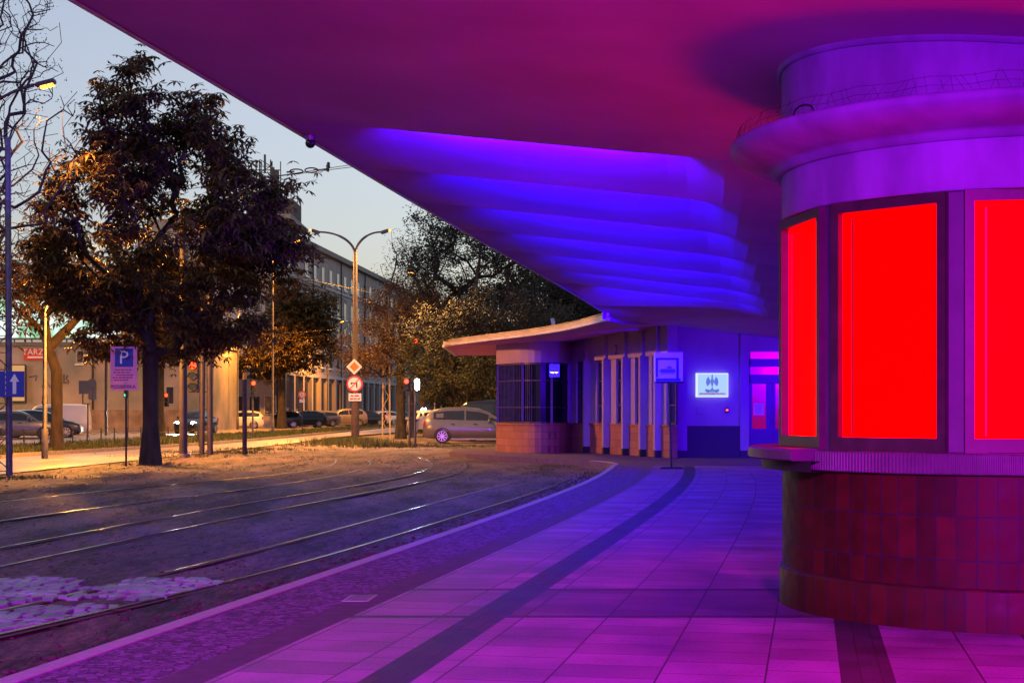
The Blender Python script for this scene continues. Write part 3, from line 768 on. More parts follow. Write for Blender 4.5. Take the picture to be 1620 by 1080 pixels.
# lit emblem sign on the wall
sp_ = Vector((WX(1126.5), YW + .10, WZ(609)))
es_ = thing('illuminated_sign', 'pale glowing wall sign with a dark eagle crest above the dark dado', 'sign', sp_)
W2, H2 = (WX(1152) - WX(1101)) / 2, (WZ(590) - WZ(628)) / 2
MB().b2((-W2, -.12, -H2), (W2, -.01, H2)).build('light_box', emis('light_box_rim', (.62, .72, 1), .36), es_)
MB().b2((-W2 + .05, -.126, -H2 + .03), (W2 - .02, -.121, H2 - .03)).build('sign_face', emis('light_box_face', (.50, .80, .85), .24), es_)
M_crest = mat('crest_ink', (.02, .05, .12), .6, emit=(.25, .40, .58), es=.13)
cr2 = MB(); s_ = H2 / 17.5
def bl(poly_): cr2.plate([(x * s_, z * s_) for x, z in poly_], -.131, -.1275)
bl([(-1.2, 12), (0, 17), (1.2, 12), (.8, 9), (-.8, 9)])
bl([(-2, 9), (2, 9), (2.4, 4), (1.2, 0), (0, -4), (-1.2, 0), (-2.4, 4)])
for sgn_ in (-1, 1):
    bl([(sgn_ * a_, b_) for a_, b_ in [(2.4, 6), (4, 9), (5.5, 12.5), (8.2, 9), (9, 4), (8, 0), (6.8, -2), (5.8, .5), (4.8, -1), (4.4, 2), (3.4, 1)]][::sgn_])
    bl([(sgn_ * a_, b_) for a_, b_ in [(.3, -4), (3, -7), (9.5, -5.5), (10.5, -8.5), (6, -11.5), (3, -9.8), (.3, -11)]][::sgn_])
bl([(-.5, -2), (.5, -2), (.8, -8), (-.8, -8)]); bl([(-4, -12), (4, -12), (2.5, -13.6), (-2.5, -13.6)])
cr2.build('eagle_crest', M_crest, es_)
x = MB()
for i in range(26):
    a = -W2 + .09 + i * (2 * W2 - .17) / 26; x.b2((a, -.131, -H2 + .075 - .0), (a + .022, -.1275, -H2 + .075 + (.05 if i % 4 else .035)))
x.build('red_inscription', mat('red_ink', (.45, .02, .05), .6, emit=(.6, .12, .25), es=.12), es_)
rl = thing('red_warning_lamp', 'tiny red glowing lamp low on the blue-lit wall by the doors', 'lamp', (WX(1150.5), YW + .10, WZ(649)))
MB().box((0, -.03, 0), (.10, .06, .14), bev=.01).build('base', M_dark, rl); MB().ball((0, -.07, .01), .028, 10).build('bulb', M_red, rl)
jb = thing('junction_box', 'small grey junction box on the wall below the illuminated sign', 'junction box', (WX(1108), YW + .10, WZ(649)))
MB().box((0, -.03, 0), (.20, .06, .20), bev=.01).build('cover', M_wall, jb)

# stop sign stand on the platform
b0 = G(1062, 741, 0)
st_ = thing('stop_sign_stand', 'free-standing stop sign box with a dark-framed picture on a slim pole, on the platform', 'sign', b0)
MB().box((0, 0, .02), (.50, .34, .04), bev=.01).build('base_plate', M_black, st_)
lean = -.06
MB().tube([(0, 0, .04), (lean, 0, 1.98)], .022, 10).build('pole', M_dark, st_)
zc0, zc1 = 1.97, 2.62
MB().b2((-.38, -.10, zc0), (.25, .06, zc1)).build('sign_box', mat('sign_box_paint', (.55, .52, .62), .4), st_)
MB().b2((-.37, -.12, zc0 - .04), (.27, .08, zc0 - .002)).build('box_rail', M_black, st_)
x = MB(); y_ = -.103
for (a, b_, c, d) in ((-.36, -.31, 2.06, 2.50), (.10, .16, 2.02, 2.50), (-.31, .10, 2.45, 2.50)): x.b2((a, y_ - .003, c), (b_, y_, d))
x.b2((-.36, y_ - .003, 1.975), (.20, y_, 2.035))
x.build('picture_frame', M_signblue, st_)
x = MB(); x.plate([(-.28, 2.20), (-.24, 2.16), (.06, 2.16), (.09, 2.20), (.07, 2.25), (-.24, 2.25)], y_ - .003, y_); x.plate([(-.12, 2.26), (.02, 2.26), (-.03, 2.31), (-.09, 2.31)], y_ - .003, y_)
x.b2((-.26, y_ - .003, 2.135), (.07, y_, 2.15)); x.build('vehicle_pictogram', M_signback, st_)
# ================================================================== GROUND, TRACK BED, ROAD
ZG = -.15
g = MB(); g.add([(-700, -60, -.22), (700, -60, -.22), (700, 1500, -.22), (-700, 1500, -.22)], [(0, 1, 2, 3)])
struct(g, 'ground', M_ground)
# road (near lane), median grass, far lane
def gline(pxs, z=ZG): return [G(x, y, z) for x, y in pxs]
road_near = [Vector((-11.9, 8, 0)), Vector((-11.7, 22, 0))] + gline([(22, 748), (200, 730), (290, 720), (400, 708), (470, 700), (545, 690), (640, 683)]) + [Vector((-5.5, 140, 0)), Vector((-3, 260, 0))]
med_near = [Vector((-16.6, 8, 0)), Vector((-16.4, 25, 0))] + gline([(22, 723), (200, 712), (340, 703), (430, 695), (500, 688)]) + [Vector((-11.0, 120, 0)), Vector((-8.5, 260, 0))]
med_far = [Vector((-20.4, 8, 0)), Vector((-20.2, 30, 0)), Vector((-19.6, 60, 0)), Vector((-17.6, 80, 0)), Vector((-15.5, 100, 0)), Vector((-13.6, 125, 0)), Vector((-11.5, 180, 0)), Vector((-9.5, 260, 0))]
far_edge = [Vector((-31, 8, 0)), Vector((-31, 60, 0)), Vector((-29.0, 90, 0)), Vector((-24.4, 118, 0)), Vector((-19.0, 160, 0)), Vector((-13.5, 260, 0))]
def xat(line, y):
    for a, b in zip(line[:-1], line[1:]):
        if a.y <= y <= b.y: return a.x + (b.x - a.x) * (y - a.y) / max(1e-6, b.y - a.y)
    return line[-1].x
def sheet(name, la, lb, z, m, y0=8, y1=258, step=2.0, n=4, kind='structure'):
    mb = MB(); ys_ = [y0 + (y1 - y0) * i / int((y1 - y0) / step) for i in range(int((y1 - y0) / step) + 1)]
    vs = [(xat(la, y) + (xat(lb, y) - xat(la, y)) * c / n, y, z) for y in ys_ for c in range(n + 1)]
    mb.add(vs, [(r * (n + 1) + c, r * (n + 1) + c + 1, (r + 1) * (n + 1) + c + 1, (r + 1) * (n + 1) + c) for r in range(len(ys_) - 1) for c in range(n)])
    return struct(mb, name, m)
M_road = mat('road_surface', (.20, .16, .15), .38, var=.15, vscale=.5, bump=.12, bscale=40, spec=.6, stretch=(1, .25, 1))
sheet('road', med_near, road_near, -.135, M_road)
sheet('grass_median', med_far, med_near, -.045, M_grassbase)
sheet('far_road', far_edge, med_far, -.135, M_road)
sheet('far_pavement', [p + Vector((-30, 0, 0)) for p in far_edge], far_edge, -.03, mat('pavement_far', (.16, .13, .11), .8, var=.2, bump=.1))
def kerbline(name, line, z0, z1, wd, y0=10, y1=200):
    mb = MB(); pts = [Vector((xat(line, y), y, 0)) for y in np.arange(y0, y1, 1.0)]
    o = offset2(pts, wd)
    for i in range(len(pts) - 1):
        a, b, c, d = pts[i], pts[i + 1], o[i + 1], o[i]; e = .01
        mb.prism([(a.x, a.y), (b.x, b.y - e), (c.x, c.y - e), (d.x, d.y)], z0, z1)
    return struct(mb, name, M_kerb2)
M_kerb2 = mat('kerb_concrete', (.24, .20, .17), .8, var=.2, vscale=8, bump=.2)
kerbline('median_kerb', med_near, -.3, -.02, .14)
kerbline('far_median_kerb', med_far, -.3, -.02, -.14)
kerbline('far_pavement_kerb', far_edge, -.3, .0, .14)
wl_ = MB()                                # worn white line on the road
for k in range(24):
    y = 24 + k * 6.0; xm = xat(med_near, y) * .5 + xat(road_near, y) * .5; x2 = xat(med_near, y + 3) * .5 + xat(road_near, y + 3) * .5
    wl_.add([(xm - .06, y, -.131), (xm + .06, y, -.131), (x2 + .06, y + 3, -.131), (x2 - .06, y + 3, -.131)], [(0, 1, 2, 3)])
struct(wl_, 'road_marking', mat('worn_line_paint', (.5, .47, .45), .6, var=.3, vscale=6))

# track bed with ruts and real relief
def fbm(x, y, s, o=4):
    return noise.fractal(Vector((x * s, y * s, 3.1)), .6, 2.1, o)
def bed_z(x, y):
    a = fbm(x, y * .35, .9) * .010 + fbm(x * 1.5, y * .5, 3.0, 3) * .006
    r = fbm(x * .6 + 7, y * .12, 1.0, 3)
    return ZG + a - .022 * max(0, r - .15) * 2
nx, ny = 170, 330
vs = []; 
for j in range(ny + 1):
    y = -3 + 81 * (j / ny) ** 1.5
    xr = None
    xl = -12.6 if y < 20 else xat(road_near, max(y, 8)) - .05
    xl = max(-12.6, xl) if y < 30 else xl
    xr_ = 3.5 if y < 41 else (3.5 + (y - 41) * .2)
    for i in range(nx + 1):
        x = xl + (xr_ - xl) * i / nx
        z = bed_z(x, y)
        if i == 0: z = -.24
        elif i == 1: z = -.19
        vs.append((x, y, z))
bed = MB(); bed.add(vs, [(j * (nx + 1) + i, j * (nx + 1) + i + 1, (j + 1) * (nx + 1) + i + 1, (j + 1) * (nx + 1) + i) for j in range(ny) for i in range(nx)], True)
def dirt():
    m = bpy.data.materials.new('packed_dirt'); m.use_nodes = True; n = m.node_tree.nodes; l = m.node_tree.links; b = n['Principled BSDF']
    tc = n.new('ShaderNodeTexCoord'); mp = n.new('ShaderNodeMapping'); l.new(tc.outputs['Object'], mp.inputs[0])
    mp.inputs['Rotation'].default_value = (0, 0, R(9)); mp.inputs['Scale'].default_value = (1, .22, 1)
    def nz(s, d, v, r=.55):
        t = n.new('ShaderNodeTexNoise'); t.inputs['Scale'].default_value = s; t.inputs['Detail'].default_value = d; t.inputs['Roughness'].default_value = r; l.new(v, t.inputs['Vector']); return t.outputs['Fac']
    a = nz(1.3, 8, mp.outputs[0], .65); c = nz(14, 9, mp.outputs[0], .72); f = nz(38, 8, tc.outputs['Object'], .75)
    cr = n.new('ShaderNodeValToRGB'); e = cr.color_ramp.elements; e[0].position = .43; e[0].color = (.014, .009, .010, 1); e[1].position = .60; e[1].color = (.25, .155, .155, 1)
    e2 = cr.color_ramp.elements.new(.50); e2.color = (.105, .064, .068, 1)
    ad = n.new('ShaderNodeMath'); ad.operation = 'MULTIPLY_ADD'; ad.inputs[1].default_value = .45; l.new(c, ad.inputs[0])
    a2 = n.new('ShaderNodeMath'); a2.operation = 'MULTIPLY'; a2.inputs[1].default_value = .58; l.new(a, a2.inputs[0]); l.new(a2.outputs[0], ad.inputs[2])
    l.new(ad.outputs[0], cr.inputs[0])
    cr2 = n.new('ShaderNodeValToRGB'); cr2.color_ramp.elements[0].position = .42; cr2.color_ramp.elements[0].color = (.30, .30, .30, 1); cr2.color_ramp.elements[1].position = .56; cr2.color_ramp.elements[1].color = (1.15, 1.15, 1.15, 1); l.new(f, cr2.inputs[0])
    mu = n.new('ShaderNodeMix'); mu.data_type = 'RGBA'; mu.blend_type = 'MULTIPLY'; mu.inputs[0].default_value = 1; l.new(cr.outputs[0], mu.inputs[6]); l.new(cr2.outputs[0], mu.inputs[7])
    l.new(mu.outputs[2], b.inputs['Base Color']); b.inputs['Roughness'].default_value = .72; b.inputs['Specular IOR Level'].default_value = .4
    bp = n.new('ShaderNodeBump'); bp.inputs['Strength'].default_value = .9; bp.inputs['Distance'].default_value = .03
    s = n.new('ShaderNodeMath'); s.operation = 'ADD'; l.new(c, s.inputs[0]); l.new(f, s.inputs[1]); l.new(s.outputs[0], bp.inputs['Height']); l.new(bp.outputs[0], b.inputs['Normal'])
    return m
M_dirt = dirt()
struct(bed, 'track_bed', M_dirt, fix=False)

# rails
RAILS = [
 [(-160, 812), (0, 793), (150, 775), (300, 763), (430, 752), (500, 743), (532, 735), (538, 730), (531, 726)],
 [(-200, 850), (0, 823), (150, 800), (300, 785), (403, 772), (533, 752), (580, 741), (592, 734), (590, 729), (580, 726)],
 [(-200, 903), (0, 866), (150, 838), (300, 811), (403, 793), (582, 765), (650, 752), (682, 742), (690, 736), (686, 730), (662, 723)],
 [(-200, 938), (0, 897), (150, 864), (280, 836), (403, 812), (542, 786), (675, 761), (727, 749), (744, 740), (742, 732), (726, 725)],
 [(-60, 977), (0, 966), (128, 938), (173, 924), (388, 876), (465, 856), (542, 833), (666, 800), (743, 780), (800, 765), (850, 752)],
 [(-60, 1016), (0, 1003), (210, 961), (355, 926), (511, 886), (604, 855), (647, 838), (737, 812), (790, 797), (850, 778), (905, 757)]]
desc = ['farthest rail, running half sunk in the dirt near the chestnut trunk', 'second rail from the street side, curving away beyond the dirt', 'shiny rail in the middle of the dirt track bed, outer of its pair', 'shiny rail in the middle of the dirt track bed, inner of its pair', 'half-buried rail crossing the cobbles, one track width from the kerb', 'rail closest to the platform kerb, bordering the cobbles']
for ri, px in enumerate(RAILS):
    pts = catmull([G(x, y, ZG + .01) for x, y in px], .4)
    for _ in range(90): pts = [pts[0]] + [(pts[i - 1] + pts[i] * 2 + pts[i + 1]) / 4 for i in range(1, len(pts) - 1)] + [pts[-1]]
    mb = MB(); mb2 = MB()
    L_ = offset2(pts, -.024); Rr = offset2(pts, .024); L2 = offset2(pts, -.075); R2 = offset2(pts, .075)
    vs = []
    for i in range(len(pts)):
        zz = ZG + (.015 if ri in (2, 3, 5) else .006)
        vs += [(L_[i].x, L_[i].y, zz - .04), (L_[i].x, L_[i].y, zz), (Rr[i].x, Rr[i].y, zz), (Rr[i].x, Rr[i].y, zz - .04)]
    mb.add(vs, [(i * 4 + q, i * 4 + q + 1, i * 4 + q + 5, i * 4 + q + 4) for i in range(len(pts) - 1) for q in range(3)])
    o = mb.build('tram_rail', M_rail); tag(o, desc[ri], 'rail', 'tram rails in the track bed')
    # groove / guard edge beside the running head
    vs = []
    side = offset2(pts, .085)
    for i in range(len(pts)):
        zz = ZG + .004
        vs += [(Rr[i].x + .003, Rr[i].y, zz), (side[i].x, side[i].y, zz)]
    mb2.add(vs, [(i * 2, i * 2 + 1, i * 2 + 3, i * 2 + 2) for i in range(len(pts) - 1)])
    mb2.build('rail_flangeway', M_railside, o)

# cobbles around the near track
def inpoly(x, y, poly):
    c = False; j = len(poly) - 1
    for i in range(len(poly)):
        if (poly[i][1] > y) != (poly[j][1] > y) and x < (poly[j][0] - poly[i][0]) * (y - poly[i][1]) / (poly[j][1] - poly[i][1]) + poly[i][0]: c = not c
        j = i
    return c
cpx = [(-80, 917), (0, 916), (60, 915), (125, 916), (138, 926), (160, 930), (185, 921), (232, 914), (300, 916), (345, 919), (352, 923), (210, 957), (0, 999), (-80, 1016)]
cpoly = [(G(x, y).x, G(x, y).y) for x, y in cpx]
r4 = catmull([G(x, y) for x, y in RAILS[4]], .4)
cob = MB()
ang = R(80)
ca, sa = math.cos(ang), math.sin(ang)
for a in range(-70, 70):
    for b in range(-90, 90):
        u = a * .150 + rnd.uniform(-.02, .02); v = (b + .5 * (a % 2)) * .112 + rnd.uniform(-.015, .015)
        x = -4.3 + u * ca - v * sa; y = 11.0 + u * sa + v * ca
        if not inpoly(x, y, cpoly): continue
        if min((Vector((x, y, 0)) - Vector((p.x, p.y, 0))).length for p in r4[::2]) < .17: continue
        if rnd.random() < .04 or noise.noise(Vector((x * 1.1, y * 1.1, 0))) > .42: continue
        cob.box((x, y, ZG - .028 + rnd.uniform(-.008, .004)), (.155 * rnd.uniform(.7, 1.15), .115 * rnd.uniform(.6, 1.1), .10), rz=ang + rnd.gauss(0, .3), rx=rnd.uniform(-.07, .07), ry=rnd.uniform(-.07, .07), bev=.009)
o = cob.build('cobblestones', mat('cobble_granite', (.10, .13, .15), .45, col2=(.28, .36, .38), vscale=2.5, bump=.3, bscale=40), fix=False)
tag(o, kind='structure')
# rough soil & stones along the kerb, leaves
rub = MB()
for i in range(6500):
    t = rnd.random() ** 1.3; k = int(t * (NK - 2)); p = kerb[k].lerp(kerb[k + 1], rnd.random())
    d = -abs(rnd.gauss(.0, .30)) - .02; tt = (kerb[k + 1] - kerb[k]).normalized()
    x, y = p.x + tt.y * d, p.y - tt.x * d; s_ = rnd.uniform(.008, .012 + .03 * rnd.random())
    rub.ball((x, y, bed_z(x, y) + s_ * .2), s_, 6, (1, rnd.uniform(.6, 1.2), .5))
tag(rub.build('loose_rubble', mat('rubble', (.025, .018, .018), .9, col2=(.09, .055, .06), vscale=8), fix=False), 'dark loose stones and soil heaped along the foot of the platform kerb', 'rubble', kind='stuff')
cl = MB()
for i in range(9000):
    y = 7 + 42 * rnd.random() ** 1.5; x = rnd.uniform(-12.4, min(1.5, edgeX(min(y, 36)) + .5))
    if noise.noise(Vector((x * .9, y * .22, 5))) < -.02: continue
    s_ = rnd.uniform(.006, .014) * (1 + y * .03); z = bed_z(x, y)
    cl.add([(x - s_, y - s_, z - .004), (x + s_ * rnd.uniform(.6, 1.4), y - s_ * .8, z - .004), (x + s_ * .7, y + s_, z - .004), (x - s_ * .8, y + s_ * rnd.uniform(.6, 1.3), z - .004), (x + rnd.uniform(-.3, .3) * s_, y + rnd.uniform(-.3, .3) * s_, z + s_ * .9)], [(0, 1, 4), (1, 2, 4), (2, 3, 4), (3, 0, 4)])
tag(cl.build('dirt_clods', mat('clod_soil', (.02, .013, .013), .95, col2=(.13, .085, .08), vscale=6), fix=False), 'small dirt clods and grit lying over the track bed', 'gravel', kind='stuff')
lv = MB()
for i in range(2600):
    y = 7 + 60 * rnd.random() ** 1.6; x = rnd.uniform(-13 if y < 30 else xat(road_near, y), 1.5)
    if x > edgeX(min(y, 36)) + .5 and y < 42: continue
    s_ = rnd.uniform(.02, .05); a = rnd.uniform(0, 6.3); z = bed_z(x, y) + .012
    lv.add([(x + math.cos(a) * s_, y + math.sin(a) * s_, z), (x - math.sin(a) * s_ * .5, y + math.cos(a) * s_ * .5, z + .012), (x - math.cos(a) * s_, y - math.sin(a) * s_, z + .004), (x + math.sin(a) * s_ * .5, y - math.cos(a) * s_ * .5, z + .01)], [(0, 1, 2, 3)])
tag(lv.build('fallen_leaves', mat('dead_leaf', (.035, .018, .010), .8, col2=(.16, .09, .03), vscale=5), fix=False), 'small fallen leaves scattered over the dirt track bed', 'leaves', kind='stuff')
gs = MB()
def tuft(x, y, z, h, n=5, sp=.06):
    for _ in range(n):
        a = rnd.uniform(0, 6.3); dx, dy = math.cos(a), math.sin(a); hh = h * rnd.uniform(.5, 1.2); l_ = rnd.uniform(.1, .6) * hh
        bx, by = x + rnd.uniform(-sp, sp), y + rnd.uniform(-sp, sp); wd = .008 + y * .00012
        gs.add([(bx - dy * wd, by + dx * wd, z), (bx + dy * wd, by - dx * wd, z), (bx + dx * l_, by + dy * l_, z + hh)], [(0, 1, 2)])
for i in range(5200):
    y = 38 + 100 * rnd.random() ** 1.5; t = rnd.random(); x = xat(med_far, y) * t + xat(med_near, y) * (1 - t) - (.15 if t < .1 else 0)
    tuft(x, y, -.045, .16, 5, .12)
for (px, py, n_, rx_, ry_, h) in ((560, 702, 420, 1.3, 2.6, .34), (525, 700, 150, 1.2, 2.5, .28), (610, 706, 240, 1.6, 2.5, .26), (700, 706, 260, 3.0, 2.0, .12), (330, 716, 200, 2.5, 1.6, .12), (420, 711, 120, 2.0, 1.6, .12), (500, 704, 120, 2.0, 2.5, .12), (30, 757, 60, .8, 1.0, .12), (240, 735, 60, 1.2, 1.5, .10), (270, 722, 60, 1.6, 1.6, .12)):
    c = G(px, py)
    for i in range(n_):
        x, y = c.x + rnd.gauss(0, rx_ * .5), c.y + rnd.gauss(0, ry_ * .5); tuft(x, y, -.17, h, 5, .1)
tag(gs.build('grass', M_grass, fix=False), 'short green grass on the median strip and in tufts round the poles', 'grass', kind='stuff')

# ================================================================== TREES
def grow(att, root, dirv, seed, wpath=.35, r0=.008, rmax=.25, rp=2.3):
    """connect attractor points into a branching skeleton"""
    rg = random.Random(seed); att = sorted(att, key=lambda p: (p - root[-1]).length)
    N = [p.copy() for p in root]; par = [-1] + list(range(len(root) - 1)); pl = [0.0]
    for i in range(1, len(root)): pl.append(pl[-1] + (root[i] - root[i - 1]).length)
    arr = np.array([tuple(p) for p in N]); pla = np.array(pl); first = max(1, len(root) // 2)
    parr = list(par)
    for a in att:
        d = np.linalg.norm(arr - np.array(tuple(a)), axis=1) + wpath * pla
        d[:first] += 1e3
        j = int(np.argmin(d)); p0 = Vector(arr[j]); seg = (a - p0); L = seg.length
        k = max(1, int(L / .8)); prev = j
        for q in range(1, k + 1):
            t = q / k; p = p0.lerp(a, t)
            if q < k: p += Vector((rg.gauss(0, .06), rg.gauss(0, .06), rg.gauss(0, .05) + .10 * math.sin(PI * t) * min(1, L / 3)))
            arr = np.vstack([arr, np.array([tuple(p)])]); pla = np.append(pla, pla[prev] + L / k); parr.append(prev); prev = len(arr) - 1
    n = len(arr); kids = [[] for _ in range(n)]
    for i, p in enumerate(parr):
        if p >= 0: kids[p].append(i)
    rad = np.zeros(n)
    for i in range(n - 1, -1, -1):
        rad[i] = r0 if not kids[i] else max(r0, (sum(rad[k_] ** rp for k_ in kids[i])) ** (1 / rp))
    sc = rmax / rad[0]; rad = np.where(rad > r0 * 1.01, r0 + (rad - r0) * (rmax - r0) / max(1e-6, rad[0] - r0), r0)
    return arr, parr, kids, rad
def skeleton_mesh(mb, arr, parr, kids, rad, nmin=3, flare=0):
    starts = [0]; seen = set()
    while starts:
        s0 = starts.pop(); chain = [s0]
        if parr[s0] >= 0: chain = [parr[s0], s0]
        c = s0
        while kids[c]:
            ks = sorted(kids[c], key=lambda k: -rad[k]); c = ks[0]; chain.append(c); starts += ks[1:]
        if len(chain) < 2: continue
        rs_ = [rad[i] for i in chain]
        if parr[s0] >= 0: rs_[0] = rs_[1]
        if flare and s0 == 0: rs_[0] *= flare
        n_ = 12 if max(rs_) > .12 else (7 if max(rs_) > .05 else (5 if max(rs_) > .025 else nmin))
        mb.tube([arr[i] for i in chain], rs_, n_, cap=False, smooth=n_ > 4)
def leafball(mb, c, rg, kind, s):
    if kind == 'palm':        # drooping palmate leaves of a chestnut
        a0 = rg.uniform(0, 6.3); tx, ty = rg.gauss(0, .35), rg.gauss(0, .35)
        for k in range(6):
            a = a0 + k * 1.05; L = s * rg.uniform(.8, 1.15); w_ = L * .19; dx, dy = math.cos(a), math.sin(a)
            dz = -rg.uniform(.25, .65) + tx * dx + ty * dy
            m_ = (c[0] + dx * L * .62, c[1] + dy * L * .62, c[2] + dz * L * .35); e_ = (c[0] + dx * L * .95, c[1] + dy * L * .95, c[2] + dz * L)
            mb.add([tuple(c), (m_[0] - dy * w_, m_[1] + dx * w_, m_[2] - .01), e_, (m_[0] + dy * w_, m_[1] - dx * w_, m_[2] - .01)], [(0, 1, 2, 3)])
    else:
        for k in range(kind):
            v = Vector((rg.gauss(0, 1), rg.gauss(0, 1), rg.gauss(0, 1))); v.normalize(); v *= s * rg.uniform(.3, 1.6)
            p = Vector(c) + v; q = Vector((rg.gauss(0, 1), rg.gauss(0, 1), rg.gauss(0, .7))).normalized(); r_ = q.orthogonal().normalized(); L = s * rg.uniform(.5, .9)
            mb.add([p - q * L * .5, p + r_ * L * .3, p + q * L * .5, p - r_ * L * .3], [(0, 1, 2, 3)])
def tree(name, label, base, H, trunk_r, lobes, natt, leafk, ls, nleaf, m_leaf, seed, lean=(0, 0), fork=.35, bark=None, r0=.009, spread=.5, group='trees along the street', flare=1.5, gap=.0, wpath=.35):
    rg = random.Random(seed); base = Vector(base); t = thing(name, label, 'tree', base, group=group)
    zc = [l_[0][2] for l_ in lobes]
    att = []
    tot = sum(l_[1][0] * l_[1][1] * l_[1][2] for l_ in lobes)
    for (c, r_) in lobes:
        k = max(4, int(natt * r_[0] * r_[1] * r_[2] / tot))
        while k > 0:
            v = Vector((rg.uniform(-1, 1), rg.uniform(-1, 1), rg.uniform(-1, 1)))
            if v.length > 1 or rg.random() > v.length ** .8 + .15: continue
            p = Vector((c[0] + v.x * r_[0], c[1] + v.y * r_[1], c[2] + v.z * r_[2]))
            if gap and noise.noise(p * .55 + Vector((seed, 0, 0))) < -gap: 
                if rg.random() < .8: continue
            att.append(p); k -= 1
    fz = H * fork
    root = [Vector((0, 0, -.15)), Vector((lean[0] * .3, lean[1] * .3, fz * .35)), Vector((lean[0] * .6, lean[1] * .6, fz * .7)), Vector((lean[0], lean[1], fz))]
    arr, parr, kids, rad = grow(att, root, None, seed, r0=r0, rmax=trunk_r, wpath=wpath)
    mb = MB(); skeleton_mesh(mb, arr, parr, kids, rad, flare=flare)
    mb.build('trunk', bark or M_bark, t, fix=False)
    if nleaf > 0:
        lb = MB(); tips = [i for i in range(4, len(arr)) if rad[i] < r0 * 2.6 or not kids[i]]
        for q in range(nleaf):
            i = rg.choice(tips); p = Vector(arr[i]); j = parr[i]
            if j >= 0: p = p.lerp(Vector(arr[j]), rg.random())
            p += Vector((rg.gauss(0, spread), rg.gauss(0, spread), rg.gauss(0, spread * .7)))
            leafball(lb, p, rg, leafk, ls * rg.uniform(.75, 1.2))
        lb.build('crown', m_leaf, t, fix=False)
    return t
def leafmat(name, c1, c2, sc=2.2):
    m = mat(name, c1, .6, col2=c2, vscale=sc)
    b = m.node_tree.nodes['Principled BSDF']; b.inputs['Subsurface Weight'].default_value = 0
    n = m.node_tree.nodes; l = m.node_tree.links
    tr_ = n.new('ShaderNodeBsdfTranslucent'); ms_ = n.new('ShaderNodeMixShader'); ms_.inputs[0].default_value = .22
    out = n['Material Output']; src = b.inputs['Base Color'].links[0].from_socket
    l.new(src, tr_.inputs[0]); l.new(b.outputs[0], ms_.inputs[1]); l.new(tr_.outputs[0], ms_.inputs[2]); l.new(ms_.outputs[0], out.inputs[0])
    return m
L_ches = leafmat('chestnut_leaf', (.045, .034, .010), (.13, .075, .016))
L_yel = leafmat('autumn_leaf', (.018, .024, .005), (.05, .042, .008))
L_rus = leafmat('rusty_leaf', (.06, .028, .010), (.12, .06, .016))
L_dark = leafmat('dark_leaf', (.008, .010, .005), (.020, .017, .008))
cb_ = G(238, 735)
tree('chestnut_tree', 'big horse chestnut with drooping leaves standing nearest, its flared trunk beside the parking sign', cb_, 11.4, .215,
     [((.3, 0, 6.4), (3.5, 3.0, 3.0)), ((.1, 0, 9.0), (2.2, 2.0, 1.9)), ((-1.9, .3, 5.0), (1.9, 1.8, 1.7)), ((2.3, -.2, 4.9), (1.9, 1.6, 1.7)), ((.9, 0, 3.8), (2.6, 2.0, 1.2)), ((-1.6, 0, 3.9), (1.6, 1.6, 1.0)), ((-.2, 0, 10.4), (1.0, .9, .75)), ((2.9, 0, 6.9), (1.5, 1.4, 1.5)), ((3.2, .3, 5.3), (1.5, 1.4, 1.2))],
     580, 'palm', .215, 9600, L_ches, 11, fork=.27, spread=.20, gap=.22, flare=1.6)
tree('bare_tree', 'nearly leafless tree at the left edge of the picture, its fine twigs against the sky', (-15.0, 37, ZG), 13, .26,
     [((1.3, 0, 8.2), (3.3, 2.2, 3.0)), ((.6, 0, 11.0), (3.5, 2.4, 2.3)), ((1.0, .5, 5.4), (2.6, 2.0, 2.2))], 3000, 2, .08, 2600, L_dark, 5, fork=.25, r0=.0095, spread=.1, wpath=.2)
tree('leafy_tree', 'orange-lit leafy tree behind the steel mast, left of the big chestnut', (-15.6, 52, ZG), 8, .2,
     [((.5, 0, 5.9), (3.0, 2.4, 1.4)), ((2.0, 0, 5.5), (2.2, 2.0, 1.3)), ((-1.5, 0, 5.6), (2, 2, 1.4))], 230, 'palm', .24, 1000, L_rus, 21, spread=.35, gap=.2)
tree('street_tree', 'dark full tree right of the chestnut, hanging over the parked hatchback', G(446, 678), 13.5, .32,
     [((.6, 0, 8.0), (2.9, 2.9, 3.4)), ((1.8, 0, 9.8), (2.7, 2.2, 1.9)), ((-1.0, 0, 5.4), (2.8, 2.4, 1.7)), ((.4, 0, 11.5), (1.6, 1.6, 1.4)), ((2.6, 0, 7.4), (2.2, 2, 2.0))], 380, 'palm', .34, 4600, L_ches, 31, spread=.5, gap=.2)
tree('street_tree', 'smaller dark tree behind the chestnut, rising beside the rooftop antenna', (-19.5, 84, ZG), 12, .24,
     [((.4, 0, 7.4), (3.2, 3, 3.2)), ((2.2, 0, 6.0), (2, 2, 2.0))], 240, 'palm', .30, 2600, L_ches, 37, spread=.5, gap=.2)
tree('autumn_tree', 'rusty autumn tree with an arching crown, behind the lattice mast', G(634, 692), 10.0, .24,
     [((.3, 0, 6.6), (2.6, 2.6, 2.3)), ((-1.4, 0, 5.2), (2.2, 2.2, 1.9)), ((-1.8, 0, 4.0), (1.5, 1.8, 1.1)), ((1.4, 0, 6.2), (1.8, 2.0, 1.6))], 480, 4, .13, 7000, L_rus, 41, spread=.26, gap=.22, r0=.012, wpath=.25)
tree('slim_tree', 'thin sparse tree rising above the autumn tree, beside the double street lamp', (-8.0, 108, ZG), 15, .16,
     [((.2, 0, 11.0), (1.7, 1.7, 4.0)), ((-.8, 0, 9.5), (1.9, 1.6, 2.2)), ((1.0, 0, 10), (1.3, 1.3, 2.2))], 260, 3, .16, 520, L_dark, 43, spread=.3, r0=.016, fork=.3)
